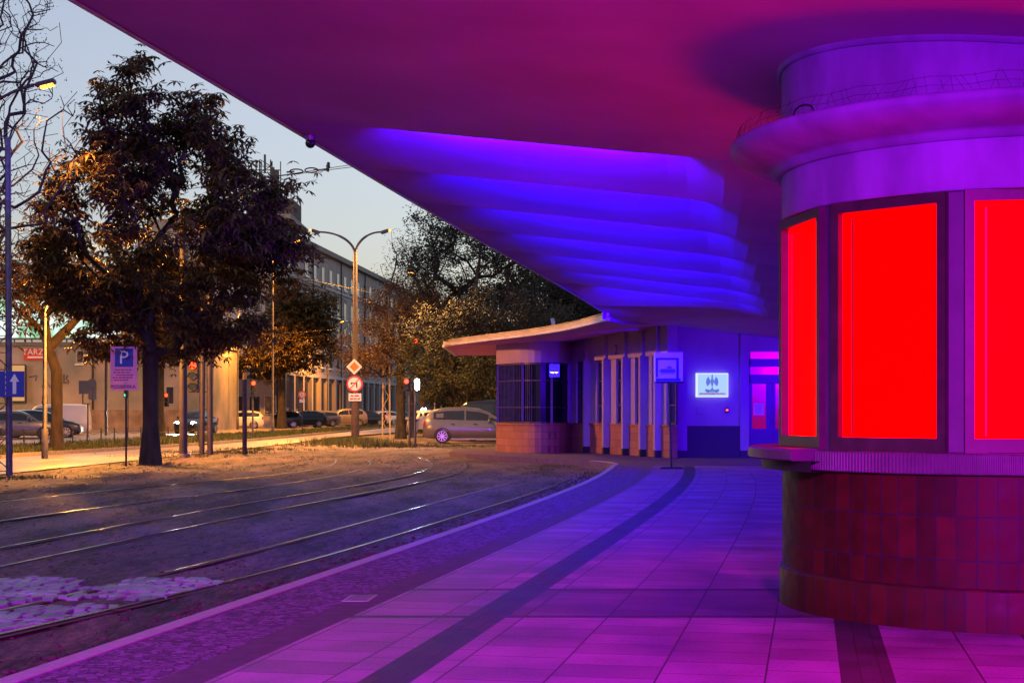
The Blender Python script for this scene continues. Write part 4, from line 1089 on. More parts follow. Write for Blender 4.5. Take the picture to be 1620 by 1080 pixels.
tree('slim_tree', 'thin sparse tree with a tufted top, second one right of the double street lamp', (-6.0, 102, ZG), 14, .16,
     [((.0, 0, 10.2), (1.6, 1.6, 3.4)), ((.9, 0, 11.6), (1.2, 1.2, 1.6)), ((.3, 0, 8), (1.6, 1.6, 2))], 240, 3, .18, 900, L_dark, 44, spread=.3, r0=.016, fork=.3)
tree('broad_tree', 'large spreading tree with bunched bare limbs, crown tip touching the canopy edge', (-2.2, 84, ZG), 15, .34,
     [((-1.2, 0, 9.4), (3.0, 3, 2.8)), ((-2.0, 0, 12.2), (1.8, 1.6, 1.4)), ((.9, 0, 11.0), (3.4, 3, 3.0)), ((3.6, 0, 8.8), (3.0, 3, 2.6)), ((.4, 0, 6.6), (3.4, 3, 2.0))], 520, 5, .20, 6200, L_dark, 47, spread=.34, r0=.016, fork=.22, wpath=.15, gap=.15)
tree('leaning_tree', 'dark tree with a long bent limb reaching over the parked silver car', (0.2, 74, ZG), 7, .22,
     [((-3.2, 0, 5.6), (2.2, 2, 1.4)), ((-.8, 0, 6.2), (2.2, 2, 1.4)), ((1.4, 0, 5.0), (2.2, 2, 1.8))], 240, 5, .18, 3200, L_dark, 51, lean=(-.8, 0), spread=.3, r0=.014, fork=.3)
tree('bushy_tree', 'yellow-green bushy tree lit by the street lamps behind the traffic signals', (-2.6, 80, ZG), 6.6, .18,
     [((-.9, 0, 4.0), (2.6, 2, 2.1)), ((.8, 0, 2.9), (2.0, 2, 1.9)), ((-2.0, 0, 3.0), (1.3, 1.5, 1.5))], 300, 5, .15, 4200, L_yel, 55, spread=.3, r0=.012, fork=.15)
for i, (x, y, h, sc_, lab) in enumerate(((3.5, 88, 11, 1.0, 'dark evergreen mass behind the silver car, left of the pavilion'), (7.2, 84, 12, 1.1, 'tall dark tree directly behind the pavilion roof'), (1.0, 104, 13, 1.15, 'dark tree far behind the broad tree, closing the gap under its limbs'), (12.5, 92, 13, 1.2, 'dark tree behind the blue-lit end of the pavilion'), (-3.0, 125, 11, 1.1, 'distant dark tree at the end of the street, right of the long building'))):
    tree('dark_tree', lab, (x, y, ZG), h, .26, [((0, 0, h * .55), (3.3 * sc_, 3 * sc_, h * .34)), ((-1.6, 0, h * .3), (2.6 * sc_, 2.5, h * .26)), ((1.8, 0, h * .34), (2.6 * sc_, 2.5, h * .28))], 220, 6, .34, 5200, L_dark, 61 + i, spread=.5, r0=.02, fork=.2)

# ================================================================== STREET FURNITURE
def street_lamp_single(name, label, base, H, arm, lit=True, power=500, dirx=1, poler=.075, group='street lamps', cone=165):
    t = thing(name, label, 'street lamp', base, group=group)
    MB().tube([(0, 0, -.15), (0, 0, .9), (0, 0, .92), (0, 0, H - arm * .75)], [poler * 1.35, poler * 1.35, poler, poler * .62], 12).build('pole', M_polegrey, t)
    pts = [(0, 0, H - arm * .75)] + [(dirx * arm * (1 - math.cos(a)), 0, H - arm * .75 + arm * .75 * math.sin(a)) for a in [R(x_) for x_ in range(12, 80, 8)]]
    MB().tube(pts, poler * .55, 10).build('arm', M_polegrey, t)
    e = Vector(pts[-1])
    h = MB(); h.box(e + Vector((dirx * .22, 0, .03)), (.50, .26, .13), ry=-dirx * R(14), bev=.05); hd_ = h.build('lamp_head', M_polegrey, t)
    l_ = MB(); l_.box(e + Vector((dirx * .26, 0, -.04)), (.34, .2, .07), ry=-dirx * R(14), bev=.03); l_.build('lamp_glass', M_sodium if lit else M_glass, hd_)
    if lit and power:
        ld = bpy.data.lights.new('lamp_light', 'SPOT'); ld.energy = power; ld.color = (1, .36, .04); ld.shadow_soft_size = .15; ld.spot_size = R(cone or 160); ld.spot_blend = .5
        if not cone:
            ld.type = 'POINT'; ld = bpy.data.lights[ld.name]; ld.shadow_soft_size = .15; ld.energy = power; ld.color = (1, .36, .04)
        lo = bpy.data.objects.new('lamp_light', ld); COL.objects.link(lo); lo.parent = t; lo.location = e + Vector((dirx * .27, 0, -.10))
    return t
def lampat(px, py, Y): p = P(px, py, Y); return p
LP = 1500
# (lamp head pixel, depth, arm reach, label)
for (px, py, Y, arm, dx, pw, lab) in (
    (75, 132, 38, 2.2, 1, 800, 'curved-arm street lamp at far left, its orange head glowing among bare twigs'),
    (120, 462, 46.0, .9, 1, 3600, 'short lit street lamp hidden in the orange leaves left of the chestnut'),
    (-70, 420, 96, 1.6, -1, 6500, 'unseen street lamp added beyond the left edge to brighten the pale firewall'),  # added lamp out of view, brightens the firewall
    (375, 312, 62, 1.6, 1, 7800, 'lit street lamp glowing through the top right of the chestnut crown'),
    (470, 380, 92, 1.6, 1, 7800, 'lit street lamp flaring just above the roofline of the long building'),
    (403, 483, 118, 1.4, 1, 6000, 'small distant lit street lamp in the dark foliage left of the long building'),
    (650, 430, 92, 1.6, -1, 2200, 'lit street lamp glowing in the top of the autumn tree'),
    (541, 508, 140, 1.4, 1, 6000, 'tiny distant lit street lamp in front of the long facade'),
    (720, 455, 100, 1.6, -1, 250, 'yellowish lamp shining through the dark broad tree')):
    p = lampat(px, py, Y); ex = dx * (arm * (1 - math.cos(R(76))) + .26)
    street_lamp_single('street_lamp', lab, (p.x - ex, p.y, ZG), p.z - ZG + .02, arm, True, pw, dx, cone=104 if px == 75 else (0 if px == 120 else 165))
# double-armed lamp
b = G(562, 697); dz = lambda py: CZ + (650 - py) / FPX * b.y - ZG
dl_ = thing('double_street_lamp', 'tall double-armed street lamp above the priority-road and no-left-turn signs', 'street lamp', b)
MB().tube([(0, 0, -.2), (0, 0, 2.2), (0, 0, 2.3), (0, 0, dz(402))], [.20, .19, .14, .10], 14).build('pole', mat('rusty_pole', (.055, .034, .03), .7, var=.3, vscale=4), dl_)
for s_, hx, hy in ((-1, 505, 367), (1, 603, 367)):
    X = (hx - 562) / FPX * b.y; Z0, Z1 = dz(404), dz(hy)
    pts = [(X * (1 - math.cos(a)), 0, Z0 + (Z1 - Z0) * math.sin(a)) for a in [PI / 2 * i / 12 for i in range(13)]]
    ar = MB().tube(pts, [.06] * 8 + [.045] * 5, 10).build('arm', M_polegrey, dl_)
    hm = MB(); hm.box((X + s_ * .18, 0, Z1 + .02), (.42, .24, .17), ry=-s_ * R(18), bev=.06); hh = hm.build('lamp_head', M_polegrey, dl_)
    MB().box((X + s_ * .38, 0, Z1 + .06), (.22, .2, .10), ry=-s_ * R(22), bev=.03).build('lamp_glass', emis('dim_sodium', (1, .4, .05), .8), hh)
    ld = bpy.data.lights.new('lamp_light', 'SPOT'); ld.energy = 2400; ld.color = (1, .45, .10); ld.spot_size = R(150); ld.spot_blend = .6; ld.shadow_soft_size = .15
    lo = bpy.data.objects.new('lamp_light', ld); COL.objects.link(lo); lo.parent = dl_; lo.location = (X + s_ * .3, 0, Z1 - .12)

def pole_thing(name, label, cat, px, py, w, topy, m, group=None, n=14, taper=1.0):
    b = G(px, py); H = CZ + (650 - topy) / FPX * b.y - ZG; r = w / FPX * b.y / 2
    t = thing(name, label, cat, b, group=group)
    MB().tube([(0, 0, -.2), (0, 0, H)], [r, r * taper], n).build('pole', m, t)
    return t, H, r
# thick tram mast
tm1, H1, r1 = pole_thing('tram_mast', 'thick dark steel mast right of the chestnut trunk', 'mast', 290, 723, 13.5, 330, mat('mast_paint', (.035, .03, .045), .55, var=.3), taper=.8)
MB().cyl((0, 0, H1 + .02), r1 * .95, .06, 16).build('cap', M_dark, tm1)
MB().cyl((0, 0, .02), r1 * 1.5, .18, 16).build('foot', M_conc, tm1)
# twin-legged mast
b = G(326, 719); k = b.y / FPX
tm2 = thing('lattice_mast', 'narrow two-legged steel mast with rungs, second mast right of the chestnut trunk', 'mast', b)
for dx, w_ in ((-6.5, 4.2), (6.5, 4.6)):
    MB().tube([(dx * k, 0, -.2), (dx * k * .7, 0, 7.2)], w_ * k, 10).build('leg', mat('mast_paint', (0, 0, 0)), tm2)
x = MB()
for i in range(12): x.box((0, 0, .35 + i * .58), (12 * k, .05, .05))
x.build('rung', M_dark, tm2)
# traffic signals
def signal(label, px, py, Y, lit, hgt, pole=None, lamps=3, facing=0, group='traffic signals', armto=None, gl=None):
    """px,py = lit lens; hgt = housing height in metres"""
    p = P(px, py, Y); n_ = lamps; lh = hgt / n_; li = {'r': 0, 'y': 1, 'g': 2, 'w': 0, 'w2': 0}[lit]; li = min(li, n_ - 1)
    t = thing('traffic_signal', label, 'traffic signal', (p.x, p.y, ZG if pole else p.z), rz=facing, group=group)
    zt = (p.z - ZG if pole else 0) + lh * (li + .5)
    MB().box((0, .12, zt - hgt / 2), (lh * .95, .22, hgt), bev=.03).build('housing', M_black, t)
    for i in range(n_):
        zc = zt - lh * (i + .5); on = (i == li) or lit == 'w2'
        mm = {'r': M_red, 'g': M_green, 'w': M_whiteL, 'w2': M_whiteL, 'y': M_sodium}[lit] if on else M_glass
        MB().cyl((0, .0, zc), lh * .33, .03, 14, 'y').build('lens', mm, t)
        v = MB(); v.lathe([(lh * .40, 0), (lh * .40, .16)], n=14, a0=R(-100), a1=R(100)); 
        v.v = [(a, -c_ - .0, zc + (-b_)) for a, b_, c_ in v.v]; v.build('visor', M_black, t)
    if pole: MB().tube([(pole, .14, -.2), (pole, .14, zt + .05)], .05, 10).build('pole', M_polegrey, t)
    if armto:
        q = P(*armto, Y) - Vector((p.x, p.y, p.z)); MB().tube([(0, .14, zt - .1), (q.x * .4, .14, zt + .15), (q.x, .14, q.z)], .035, 8).build('arm', M_polegrey, t)
    if gl:
        ld = bpy.data.lights.new('signal_light', 'SPOT'); ld.energy = gl[1]; ld.color = gl[0]; ld.spot_size = R(150); ld.shadow_soft_size = .08
        lo = bpy.data.objects.new('signal_light', ld); COL.objects.link(lo); lo.parent = t; lo.location = (0, -.2, zt - lh * (li + .5)); lo.rotation_euler = (R(90), 0, 0)
    return t
signal('red traffic signal hanging beside the two-legged mast, lens lit high', 305, 578, 49, 'r', 1.05, armto=(318, 575))
signal('red traffic signal on a mast arm deep in the left of the chestnut crown', 229, 464, 60, 'r', .95, armto=(290, 440))
signal('small red traffic signal right of the chestnut trunk, low by the street', 263, 625, 100, 'r', .9, pole=.0)
signal('red traffic signal behind the capped dark post, above the pale hatchback', 401, 606, 75, 'r', .85, pole=-.06)
signal('small green traffic signal beside the parking sign pole', 199, 625, 105, 'g', .9, pole=.12)
signal('dark traffic signal with one red lens in front of the pale firewall', 70, 629, 100, 'r', .95, pole=.5)
signal('red traffic signal left of the white tram signal by the dark trunks', 643, 603, 64, 'r', .55, lamps=2, pole=.12)
signal('bright white two-lens tram signal on the thin post left of the silver car', 660, 603, 62, 'w2', .54, lamps=2, pole=-.09, gl=((.85, .95, 1), 60))
signal('red traffic signal hanging high in the yellow-green tree', 657, 539, 80, 'r', .9, armto=(634, 530))
# dark post with pale cap
pt, Hp, rp_ = pole_thing('dark_post', 'dark round post with a yellow band on top, left of the parked hatchback', 'post', 387, 717, 7.5, 600, mat('post_paint', (.03, .02, .03), .6), n=12)
MB().cyl((0, 0, Hp + .11), rp_ * .95, .24, 12).build('yellow_cap', M_yel, pt)
# lattice mast at left edge with blue signs
b = Vector((-11.45, 34.2, ZG)); lm = thing('lattice_mast', 'heavy steel lattice mast at the left edge carrying blue arrow signs', 'mast', b)
M_mastl = mat('lattice_paint', (.10, .085, .14), .45, metal=.4, var=.3, vscale=8)
for (dx, dy) in ((-.22, -.12), (.10, -.12), (.10, .14), (-.22, .14)):
    MB().tube([(dx * 1.15, dy, -.1), (dx * .8, dy * .8, 7.6)], .035, 8).build('leg', M_mastl, lm)
MB().tube([(.16, -.16, -.1), (.10, -.12, 7.6)], .045, 10).build('cable_duct', M_mastl, lm)
x = MB()
for i in range(20):
    z0 = .1 + i * .38; s_ = 1 if i % 2 else -1
    x.tube([(-.24 * s_ - .06, -.12, z0), (.16 * s_ - .06, -.12, z0 + .38)], .014, 5, False); x.tube([(-.25, -.12, z0), (.11, -.12, z0)], .012, 5, False)
    x.tube([(.10, -.12 * s_, z0), (.10, .13 * s_, z0 + .38)], .012, 5, False)
x.build('lattice', M_mastl, lm)
def arrow_sign(label, px0, px1, py0, py1, Y):
    p0 = P(px0, py1, Y); p1 = P(px1, py0, Y); W_, Hh = (p1.x - p0.x) / 2, (p1.z - p0.z) / 2
    t = thing('arrow_sign', label, 'sign', ((p0.x + p1.x) / 2, Y, (p0.z + p1.z) / 2), group='blue arrow signs on the lattice mast')
    MB().box((0, 0, 0), (2 * W_, .03, 2 * Hh), bev=.008).build('plate', M_signblue, t)
    a = MB(); s_ = Hh; a.plate([(x_ * s_, z_ * s_) for x_, z_ in [(-.14, -.75), (.14, -.75), (.14, .2), (.36, .2), (0, .8), (-.36, .2), (-.14, .2)]], -.021, -.0155); a.build('arrow', M_signwhite, t)
    x = MB()
    for i in range(5): x.b2((-W_ + .012, -.0205, -Hh + .05 + i * .12), (-W_ + .022, -.0155, -Hh + .12 + i * .12))
    x.build('dashes', M_signwhite, t)
arrow_sign('blue sign with a white upward arrow on the lattice mast, fully in view', 8, 38.5, 587, 628, 33.9)
arrow_sign('blue arrow sign cut by the left edge of the picture', -24, 7.2, 587, 628, 33.9)
# parking board
b = G(199, 737); Yp = b.y; kz = lambda py: CZ + (650 - py) / FPX * Yp - ZG; kx = lambda px: (px - 810) / FPX * Yp - b.x
ps = thing('parking_sign', 'tall parking board tinted pink for the light on it, with a blue P square, left of the chestnut trunk', 'sign', b)
MB().tube([(0, .03, -.2), (0, .03, kz(550))], .028, 10).build('pole', M_dark, ps)
M_board = mat('white_board_pink_light', (.70, .22, .48), .45)  # white board painted pink, the magenta canopy light put into its colour
MB().b2((kx(175), -.02, kz(605)), (kx(217), .0, kz(548))).build('board', M_board, ps)
MB().b2((kx(176), -.02, kz(617)), (kx(218), .0, kz(605.8))).build('lower_board', M_board, ps)
MB().b2((kx(182), -.026, kz(580)), (kx(211), -.0205, kz(551))).build('blue_square', M_signblue, ps)
text_mesh('P', .50, 'letter', M_signwhite, ps, (kx(196), -.030, kz(566)), (R(90), 0, 0))
text_mesh('PODBIERKA', .125, 'lettering', M_black, ps, (kx(195), -.024, kz(611.5)), (R(90), 0, 0))
x = MB()
for i, (l0, l1) in enumerate(((182, 208), (180, 206), (184, 211), (179, 210), (181, 203))):
    c0 = kx(l0); z = kz(585 + i * 4)
    while c0 < kx(l1):
        w_ = rnd.uniform(.03, .09); x.b2((c0, -.024, z - .014), (min(c0 + w_, kx(l1)), -.0205, z + .014)); c0 += w_ + .018
x.build('printed_lines', mat('sign_ink', (.20, .02, .12), .6), ps)
# signs on the double lamp pole
Ys = G(562, 697).y; off = -.24
def sgn_thing(name, label, px, py, Y=None, dy=-.24):
    Yq = (Y or Ys) + dy; p = P(px, py, Yq); return thing(name, label, 'sign', p), Yq / FPX
t, k = sgn_thing('priority_road_sign', 'diamond priority-road sign with orange centre, topmost on the double lamp pole', 560.5, 580)
MB().plate([(0, 12.5 * k), (12.5 * k, 0), (0, -12.5 * k), (-12.5 * k, 0)], 0, .02).build('plate', M_signwhite, t)
MB().plate([(0, 7.8 * k), (7.8 * k, 0), (0, -7.8 * k), (-7.8 * k, 0)], -.006, -.0005).build('orange_centre', M_signyel, t)
MB().box((0, .06, 0), (.1, .08, .06)).build('clamp', M_galv, t)
t, k = sgn_thing('no_left_turn_sign', 'round no-left-turn sign with red rim below the orange diamond', 561, 607)
r_ = 12.8 * k
x = MB(); x.cyl((0, .01, 0), r_, .02, 40, 'y', smooth=False); x.build('plate', M_signred, t)
x = MB(); x.cyl((0, -.003, 0), r_ * .80, .006, 40, 'y', smooth=False); x.build('white_field', M_signwhite, t)
x = MB(); x.plate([(a * r_, c_ * r_) for a, c_ in [(-.56, .06), (-.30, .28), (-.30, .15), (.34, .12), (.36, -.52), (.20, -.52), (.16, 0), (-.30, .02), (-.30, -.14)]], -.010, -.0065); x.build('turn_arrow', M_black, t)
x = MB(); x.box((0, -.013, 0), (r_ * 1.66, .005, r_ * .12), ry=R(-48)); x.build('slash', M_signred, t)
MB().box((0, .06, 0), (.1, .08, .06)).build('clamp', M_galv, t)
t, k = sgn_thing('supplementary_plate', 'small white text plate under the no-left-turn sign', 561.5, 628)
MB().box((0, .01, 0), (20 * k, .02, 12 * k)).build('plate', M_signwhite, t)
x = MB()
for z, ws in ((2.2, ((-7, -2), (-.5, 6.5))), (-2.4, ((-8, -3), (-2, 3), (4, 8)))):
    for a, c_ in ws: x.b2((a * k, -.006, (z - 1.2) * k), (c_ * k, -.0005, (z + 1.0) * k))
x.build('lettering', M_signred, t)
MB().box((0, .07, 0), (.1, .09, .06)).build('clamp', M_galv, t)
# orange lattice mast
b = G(611, 692); k = b.y / FPX; ol = thing('lattice_mast', 'slender yellow-lit lattice mast between the round sign and the dark trunks', 'mast', b)
M_ol = mat('ochre_lattice', (.34, .24, .12), .6, var=.2)
Ho = 8.4
for s_ in (-1, 1): MB().box((s_ * .17, 0, Ho / 2 - .1), (.075, .07, Ho), ry=-s_ * R(.55)).build('leg', M_ol, ol)
x = MB()
for i in range(17):
    z0 = .3 + i * .48; s_ = 1 if i % 2 else -1; w_ = .17 - z0 * .0095 - .012; x.tube([(-s_ * w_, -.02, z0), (s_ * w_, -.02, z0 + .48)], .022, 4, False)
x.build('lattice', M_ol, ol)
# seen-from-behind signs and misc posts in front of the firewall
def small_sign(name, label, px, py, rpx, base_y, shape='round', m=M_signback, inner=None, plate=None, offy=0, pm=None):
    b = G(px, base_y); k = b.y / FPX; z = CZ + (650 - py) * k - ZG
    t = thing(name, label, 'sign', b)
    MB().tube([(0, .04, -.2), (0, .04, z + rpx * k)], .03, 8).build('pole', pm or M_dark, t)
    x = MB(); (x.cyl((0, 0, z), rpx * k, .02, 28, 'y', smooth=False) if shape == 'round' else x.b2((-rpx * k, -.01, z - rpx * k), (rpx * k, .01, z + rpx * k))); x.build('plate', m, t)
    if inner: x = MB(); x.cyl((0, -.013, z), rpx * k * .62, .005, 24, 'y', smooth=False); x.build('field', inner, t)
    if plate: MB().b2((-rpx * k * .7, -.01, z - rpx * k * 2.1), (rpx * k * .7, .01, z - rpx * k * 1.2)).build('sub_plate', M_signwhite, t)
    return t, z, k
t, z, k = small_sign('prohibition_sign', 'narrow orange-lit round sign on a thin post beyond the grass median', 478, 624, 6.0, 688, m=M_signyel, inner=M_signwhite, plate=True)
x = MB(); x.plate([(-1.0 * k, z - 2 * k), (.2 * k, z - 2 * k), (.2 * k, z + 2.2 * k), (-1.0 * k, z + 2.2 * k)], -.022, -.0165); x.build('symbol', M_black, t)
small_sign('round_sign', 'ochre round sign high on a pale post above the hatchback bonnet', 360, 601, 5.5, 679, m=M_yel, pm=M_ol)
small_sign('round_sign', 'small orange round sign beside the red signal right of the chestnut trunk', 271, 623, 4.2, 671, m=M_signyel)
small_sign('round_sign', 'small faded red round sign near the foot of the firewall', 91, 633, 3.0, 668, m=M_signred)
b = G(152, 693); k = b.y / FPX; zz = lambda py: CZ + (650 - py) * k - ZG; xx = lambda px: (px - 152) * k
t = thing('sign_back', 'grey backs of two square signs and a round one on a forked post', 'sign', b)
MB().tube([(xx(139), 0, -.2), (xx(139), 0, zz(638))], .04, 8).tube([(xx(131), 0, zz(604)), (xx(131), 0, zz(638)), (xx(147), 0, zz(638)), (xx(147), 0, zz(604))], .035, 8).build('forked_post', M_dark, t)
MB().b2((xx(125), -.05, zz(623)), (xx(140), -.03, zz(602))).build('square_plate', M_signback, t)
MB().b2((xx(140), -.03, zz(632)), (xx(153), -.01, zz(606))).build('square_plate', M_signback, t)
MB().cyl((xx(146), -.06, zz(606)), 7.2 * k, .02, 28, 'y', smooth=False).build('round_plate', M_signback, t)
for (px, py, w_, top, lab) in ((147, 668, 1.8, 552, 'thin grey pole rising in front of the firewall beside the small window'), (168, 689, 5.0, 560, 'medium grey pole between the sign backs and the parking board'), (512, 673, 2.6, 520, 'thin dark pole in front of the long facade'), (652, 690, 7, 612, 'short thick dark stump-like pole beside the autumn tree trunk')):
    t, H_, rr = pole_thing('utility_pole', lab, 'pole', px, py, w_, top, M_polegrey, group='plain poles along the street', n=10)
    MB().cyl((0, 0, H_ + .03), rr * 1.1, .05, 10).build('cap', M_dark, t)
    MB().box((0, -rr - .02, 1.3), (rr * 1.4, .04, .3)).build('access_door', M_dark, t)
# bollard posts on the median with chain
fps = [(-8, 708), (12, 707), (38, 706), (64, 706), (90, 704.5), (115, 703.5), (138, 702.5), (160, 702), (181, 701), (202, 700.5), (223, 700), (244, 699), (266, 698), (313, 696)]
wh = ['cut by the left picture edge', 'behind the lattice mast', 'in front of the silver car', 'in front of the dark estate car', 'in front of the van bonnet', 'just right of the van tail', 'under the forked sign backs', 'left of the medium grey pole', 'right of the medium grey pole', 'behind the parking sign pole', 'touching the chestnut trunk', 'right of the chestnut trunk', 'left of the thick mast', 'behind the two-legged mast']
proto = thing('bollard_post', 'x', 'bollard', (0, 0, 0), group='thin posts along the grass median')
MB().tube([(0, 0, -.1), (0, 0, .62), (0, 0, .66)], [.028, .028, .016], 8).build('post', M_dark, proto)
MB().box((0, 0, -.0), (.12, .12, .02)).build('foot_plate', M_dark, proto)
prev = None
for i, (px, py) in enumerate(fps):
    q = G(px, py, -.045); lab = f'thin dark post on the grass median, {wh[i]}'
    o = proto if i == 0 else copy_tree(proto)
    o.location = q; o['label'] = lab
    prev = q
ch = MB()
for a, c_ in zip(fps[:-1], fps[1:]):
    p0, p1 = G(*a, -.045), G(*c_, -.045)
    ch.tube([p0.lerp(p1, t_) + Vector((0, 0, .52 - .12 * math.sin(PI * t_))) for t_ in [i / 6 for i in range(7)]], .010, 4, False)
tag(ch.build('chain', M_dark), 'thin sagging chain strung between the median posts', 'chain')

# overhead wires
def wire(label, pts, r=.011):
    o = MB().tube(pts, r, 5, False).build('overhead_wire', M_black); return tag(o, label, 'wire', 'overhead wires')
endm = thing('tram_mast', 'steel mast behind the pavilion that anchors the overhead wires', 'mast', (9.5, 60, ZG))
MB().tube([(0, 0, -.1), (0, 0, 12.2)], [.16, .11], 12).build('pole', M_galv, endm); MB().cyl((0, 0, 12.24), .13, .06, 12).build('cap', M_dark, endm)
ax, az = 9.5, 12.0
h_top = Vector((tm1.location.x, tm1.location.y, ZG + H1))
def span(label, pxa, pya, Ya, pxb, pyb, Yb, ext=1.35, back=.0):
    a, c_ = P(pxa, pya, Ya), P(pxb, pyb, Yb); d = c_ - a
    wire(label, [a - d * back, a, c_, a + d * ext])
span('upper cross-span wire over the track, passing above the antenna', 380, 287, 47, 575, 258, 50, 1.6, .6)
span('lower cross-span wire with the link insulators', 425, 281, 47, 575, 262, 50, 1.6, .6)
pA, pB = P(458, 273, 47.6), P(503, 268, 48.6)
ins_ = thing('strain_insulator', 'dark double-loop strain insulator on the lower wire, right of the antenna', 'insulator', (pA + pB) / 2)
for s_ in (-1, 1):
    x = MB(); L_ = .21; r_ = .075
    pts = [Vector((s_ * .24 + math.cos(a) * L_, 0, math.sin(a) * r_ - .0 + .02 * s_)) for a in [2 * PI * i / 18 for i in range(19)]]
    x.tube(pts, .022, 6, False).build('loop', M_black, ins_)
MB().tube([(-.55, 0, -.04), (-.3, 0, -.02)], .025, 6).tube([(.3, 0, .03), (.75, 0, .05)], .02, 6).build('rod', M_black, ins_)
pC = P(519.5, 265, 48.9)
in2 = thing('wire_clamp_insulator', 'small dark upright insulator where the two wires meet near the canopy', 'insulator', pC)
MB().tube([(0, 0, -.14), (0, 0, .14)], .028, 8).ball((0, 0, .12), .06, 8).ball((-.01, 0, .03), .075, 8).ball((-.03, 0, -.08), .06, 8).build('body', M_black, in2)
for i, (a, c_, Y0, Y1, lab) in enumerate((((-20, 345), (560, 455), 40, 70, 'purple-lit wire slanting down across the chestnut crown'), ((150, 352), (470, 440), 44, 66, 'second wire slanting across the middle of the chestnut crown'), ((300, 540), (720, 505), 90, 75, 'low wire crossing in front of the long facade'), ((330, 556), (640, 574), 90, 110, 'lowest faint wire crossing the facade'), ((440, 432), (650, 476), 100, 80, 'wire crossing the upper facade behind the double lamp'))):
    span(lab, *a, Y0, *c_, Y1, 1.05, .02)

# ================================================================== CARS
def car(name, label, kind, paint, loc, rz, group='cars parked along the street', lights=None, roofsign=False, L=4.2, W=1.76, H=1.48):
    t = thing(name, label, 'van' if kind == 'van' else 'car', loc, rz, group)
    # stations along x (front = -x): (x, z_bottom, z_belt, z_top, halfwidth_body, halfwidth_roof)
    if kind == 'van':
        st = [(-.50, .30, .70, .72, .74, .72), (-.485, .22, .80, .84, .86, .82), (-.36, .20, 1.00, 1.04, .94, .88), (-.30, .2, 1.06, 1.12, .96, .88), (-.18, .2, 1.10, 1.70, .97, .80), (-.12, .2, 1.10, 1.80, .97, .82), (.1, .2, 1.10, 1.84, .97, .84), (.40, .2, 1.10, 1.83, .97, .84), (.475, .22, 1.10, 1.78, .95, .82), (.50, .30, 1.0, 1.2, .92, .86)]
        cab = (3, 8); H0 = 1.84
    elif kind == 'mpv':
        st = [(-.50, .32, .60, .62, .70, .66), (-.485, .22, .74, .78, .84, .78), (-.40, .18, .88, .93, .92, .82), (-.30, .18, .95, 1.02, .95, .80), (-.16, .18, .98, 1.36, .96, .72), (-.06, .18, .98, 1.53, .96, .66), (.08, .18, .99, 1.60, .96, .66), (.26, .18, 1.01, 1.58, .96, .66), (.40, .2, 1.04, 1.49, .94, .66), (.465, .24, 1.05, 1.24, .90, .74), (.495, .30, .86, .96, .84, .80), (.50, .34, .6, .7, .80, .78)]
        cab = (3, 9); H0 = 1.60
    elif kind == 'sedan':
        st = [(-.50, .34, .56, .58, .68, .64), (-.485, .22, .70, .74, .82, .76), (-.36, .17, .84, .88, .92, .84), (-.24, .17, .90, .94, .95, .82), (-.12, .17, .92, 1.26, .96, .70), (-.04, .17, .92, 1.40, .96, .64), (.10, .17, .93, 1.43, .96, .64), (.22, .17, .94, 1.36, .96, .66), (.36, .17, .96, 1.02, .94, .78), (.46, .2, .94, .98, .90, .82), (.495, .28, .80, .84, .84, .80), (.50, .36, .6, .66, .78, .76)]
        cab = (3, 8); H0 = 1.43
    else:
        st = [(-.50, .34, .58, .60, .68, .64), (-.485, .22, .72, .76, .84, .78), (-.38, .17, .86, .90, .92, .82), (-.26, .17, .92, .97, .95, .82), (-.12, .17, .94, 1.32, .96, .70), (-.04, .17, .94, 1.45, .96, .65), (.12, .17, .95, 1.49, .96, .65), (.30, .17, .97, 1.46, .96, .66), (.42, .2, .99, 1.36, .94, .67), (.475, .24, .98, 1.12, .88, .76), (.497, .30, .82, .88, .84, .80), (.50, .34, .6, .66, .80, .78)]
        cab = (3, 9); H0 = 1.49
    sc = H / H0; hw = W / 2
    rings = []
    for (x, zb, zl, zt, wb, wr) in st:
        x *= L; zb *= 1; zl *= sc; zt *= sc
        zm = (zb + zl) / 2
        half = [(.0, zb), (hw * wb * .90, zb), (hw * wb * .985, zb + .10), (hw * wb * 1.02, zm), (hw * wb * .985, zl - .03), (hw * wb * .96, zl), (hw * (wr * .94 + .06 * wb), zl * .25 + zt * .75), (hw * wr * .90, zt - .02 * (zt > zl + .1)), (hw * wr * .55, zt + .02 * (zt > zl + .1)), (0, zt + .03 * (zt > zl + .1))]
        rings.append((x, half))
    # denser interpolation for smoothness
    bod = MB(); m_ = len(rings[0][1]); ring2 = []
    for x, half in rings: ring2.append([(x, -y, z) for y, z in half] + [(x, y, z) for y, z in half[::-1][1:-1]])
    n_ = len(ring2[0]); vs = [v for r__ in ring2 for v in r__]; fs = []
    for i in range(len(ring2) - 1):
        for j in range(n_): a = i * n_ + j; b__ = i * n_ + (j + 1) % n_; fs.append((a, b__, b__ + n_, a + n_))
    bod.add(vs, fs, True); bod.add(ring2[0], [tuple(range(n_))]); bod.add(ring2[-1], [tuple(range(n_))])
    body = bod.build('body', paint, t)
    md = body.modifiers.new('es', 'EDGE_SPLIT'); md.split_angle = R(38)
    # windows : side glass strips, windscreen, rear glass, set proud of the body
    def sidepts(i, t0, t1, sgn, pr=.006):
        x, h = rings[i]; (y5, z5), (y6, z6) = h[5], h[6]; (y7, z7) = h[7]
        def at_(t_):
            if t_ < .7: q = t_ / .7; return (x, sgn * ((y5 + (y6 - y5) * q) + pr), z5 + (z6 - z5) * q)
            q = (t_ - .7) / .3; return (x, sgn * ((y6 + (y7 - y6) * q) + pr), z6 + (z7 - z6) * q)
        return at_(t0), at_(t1)
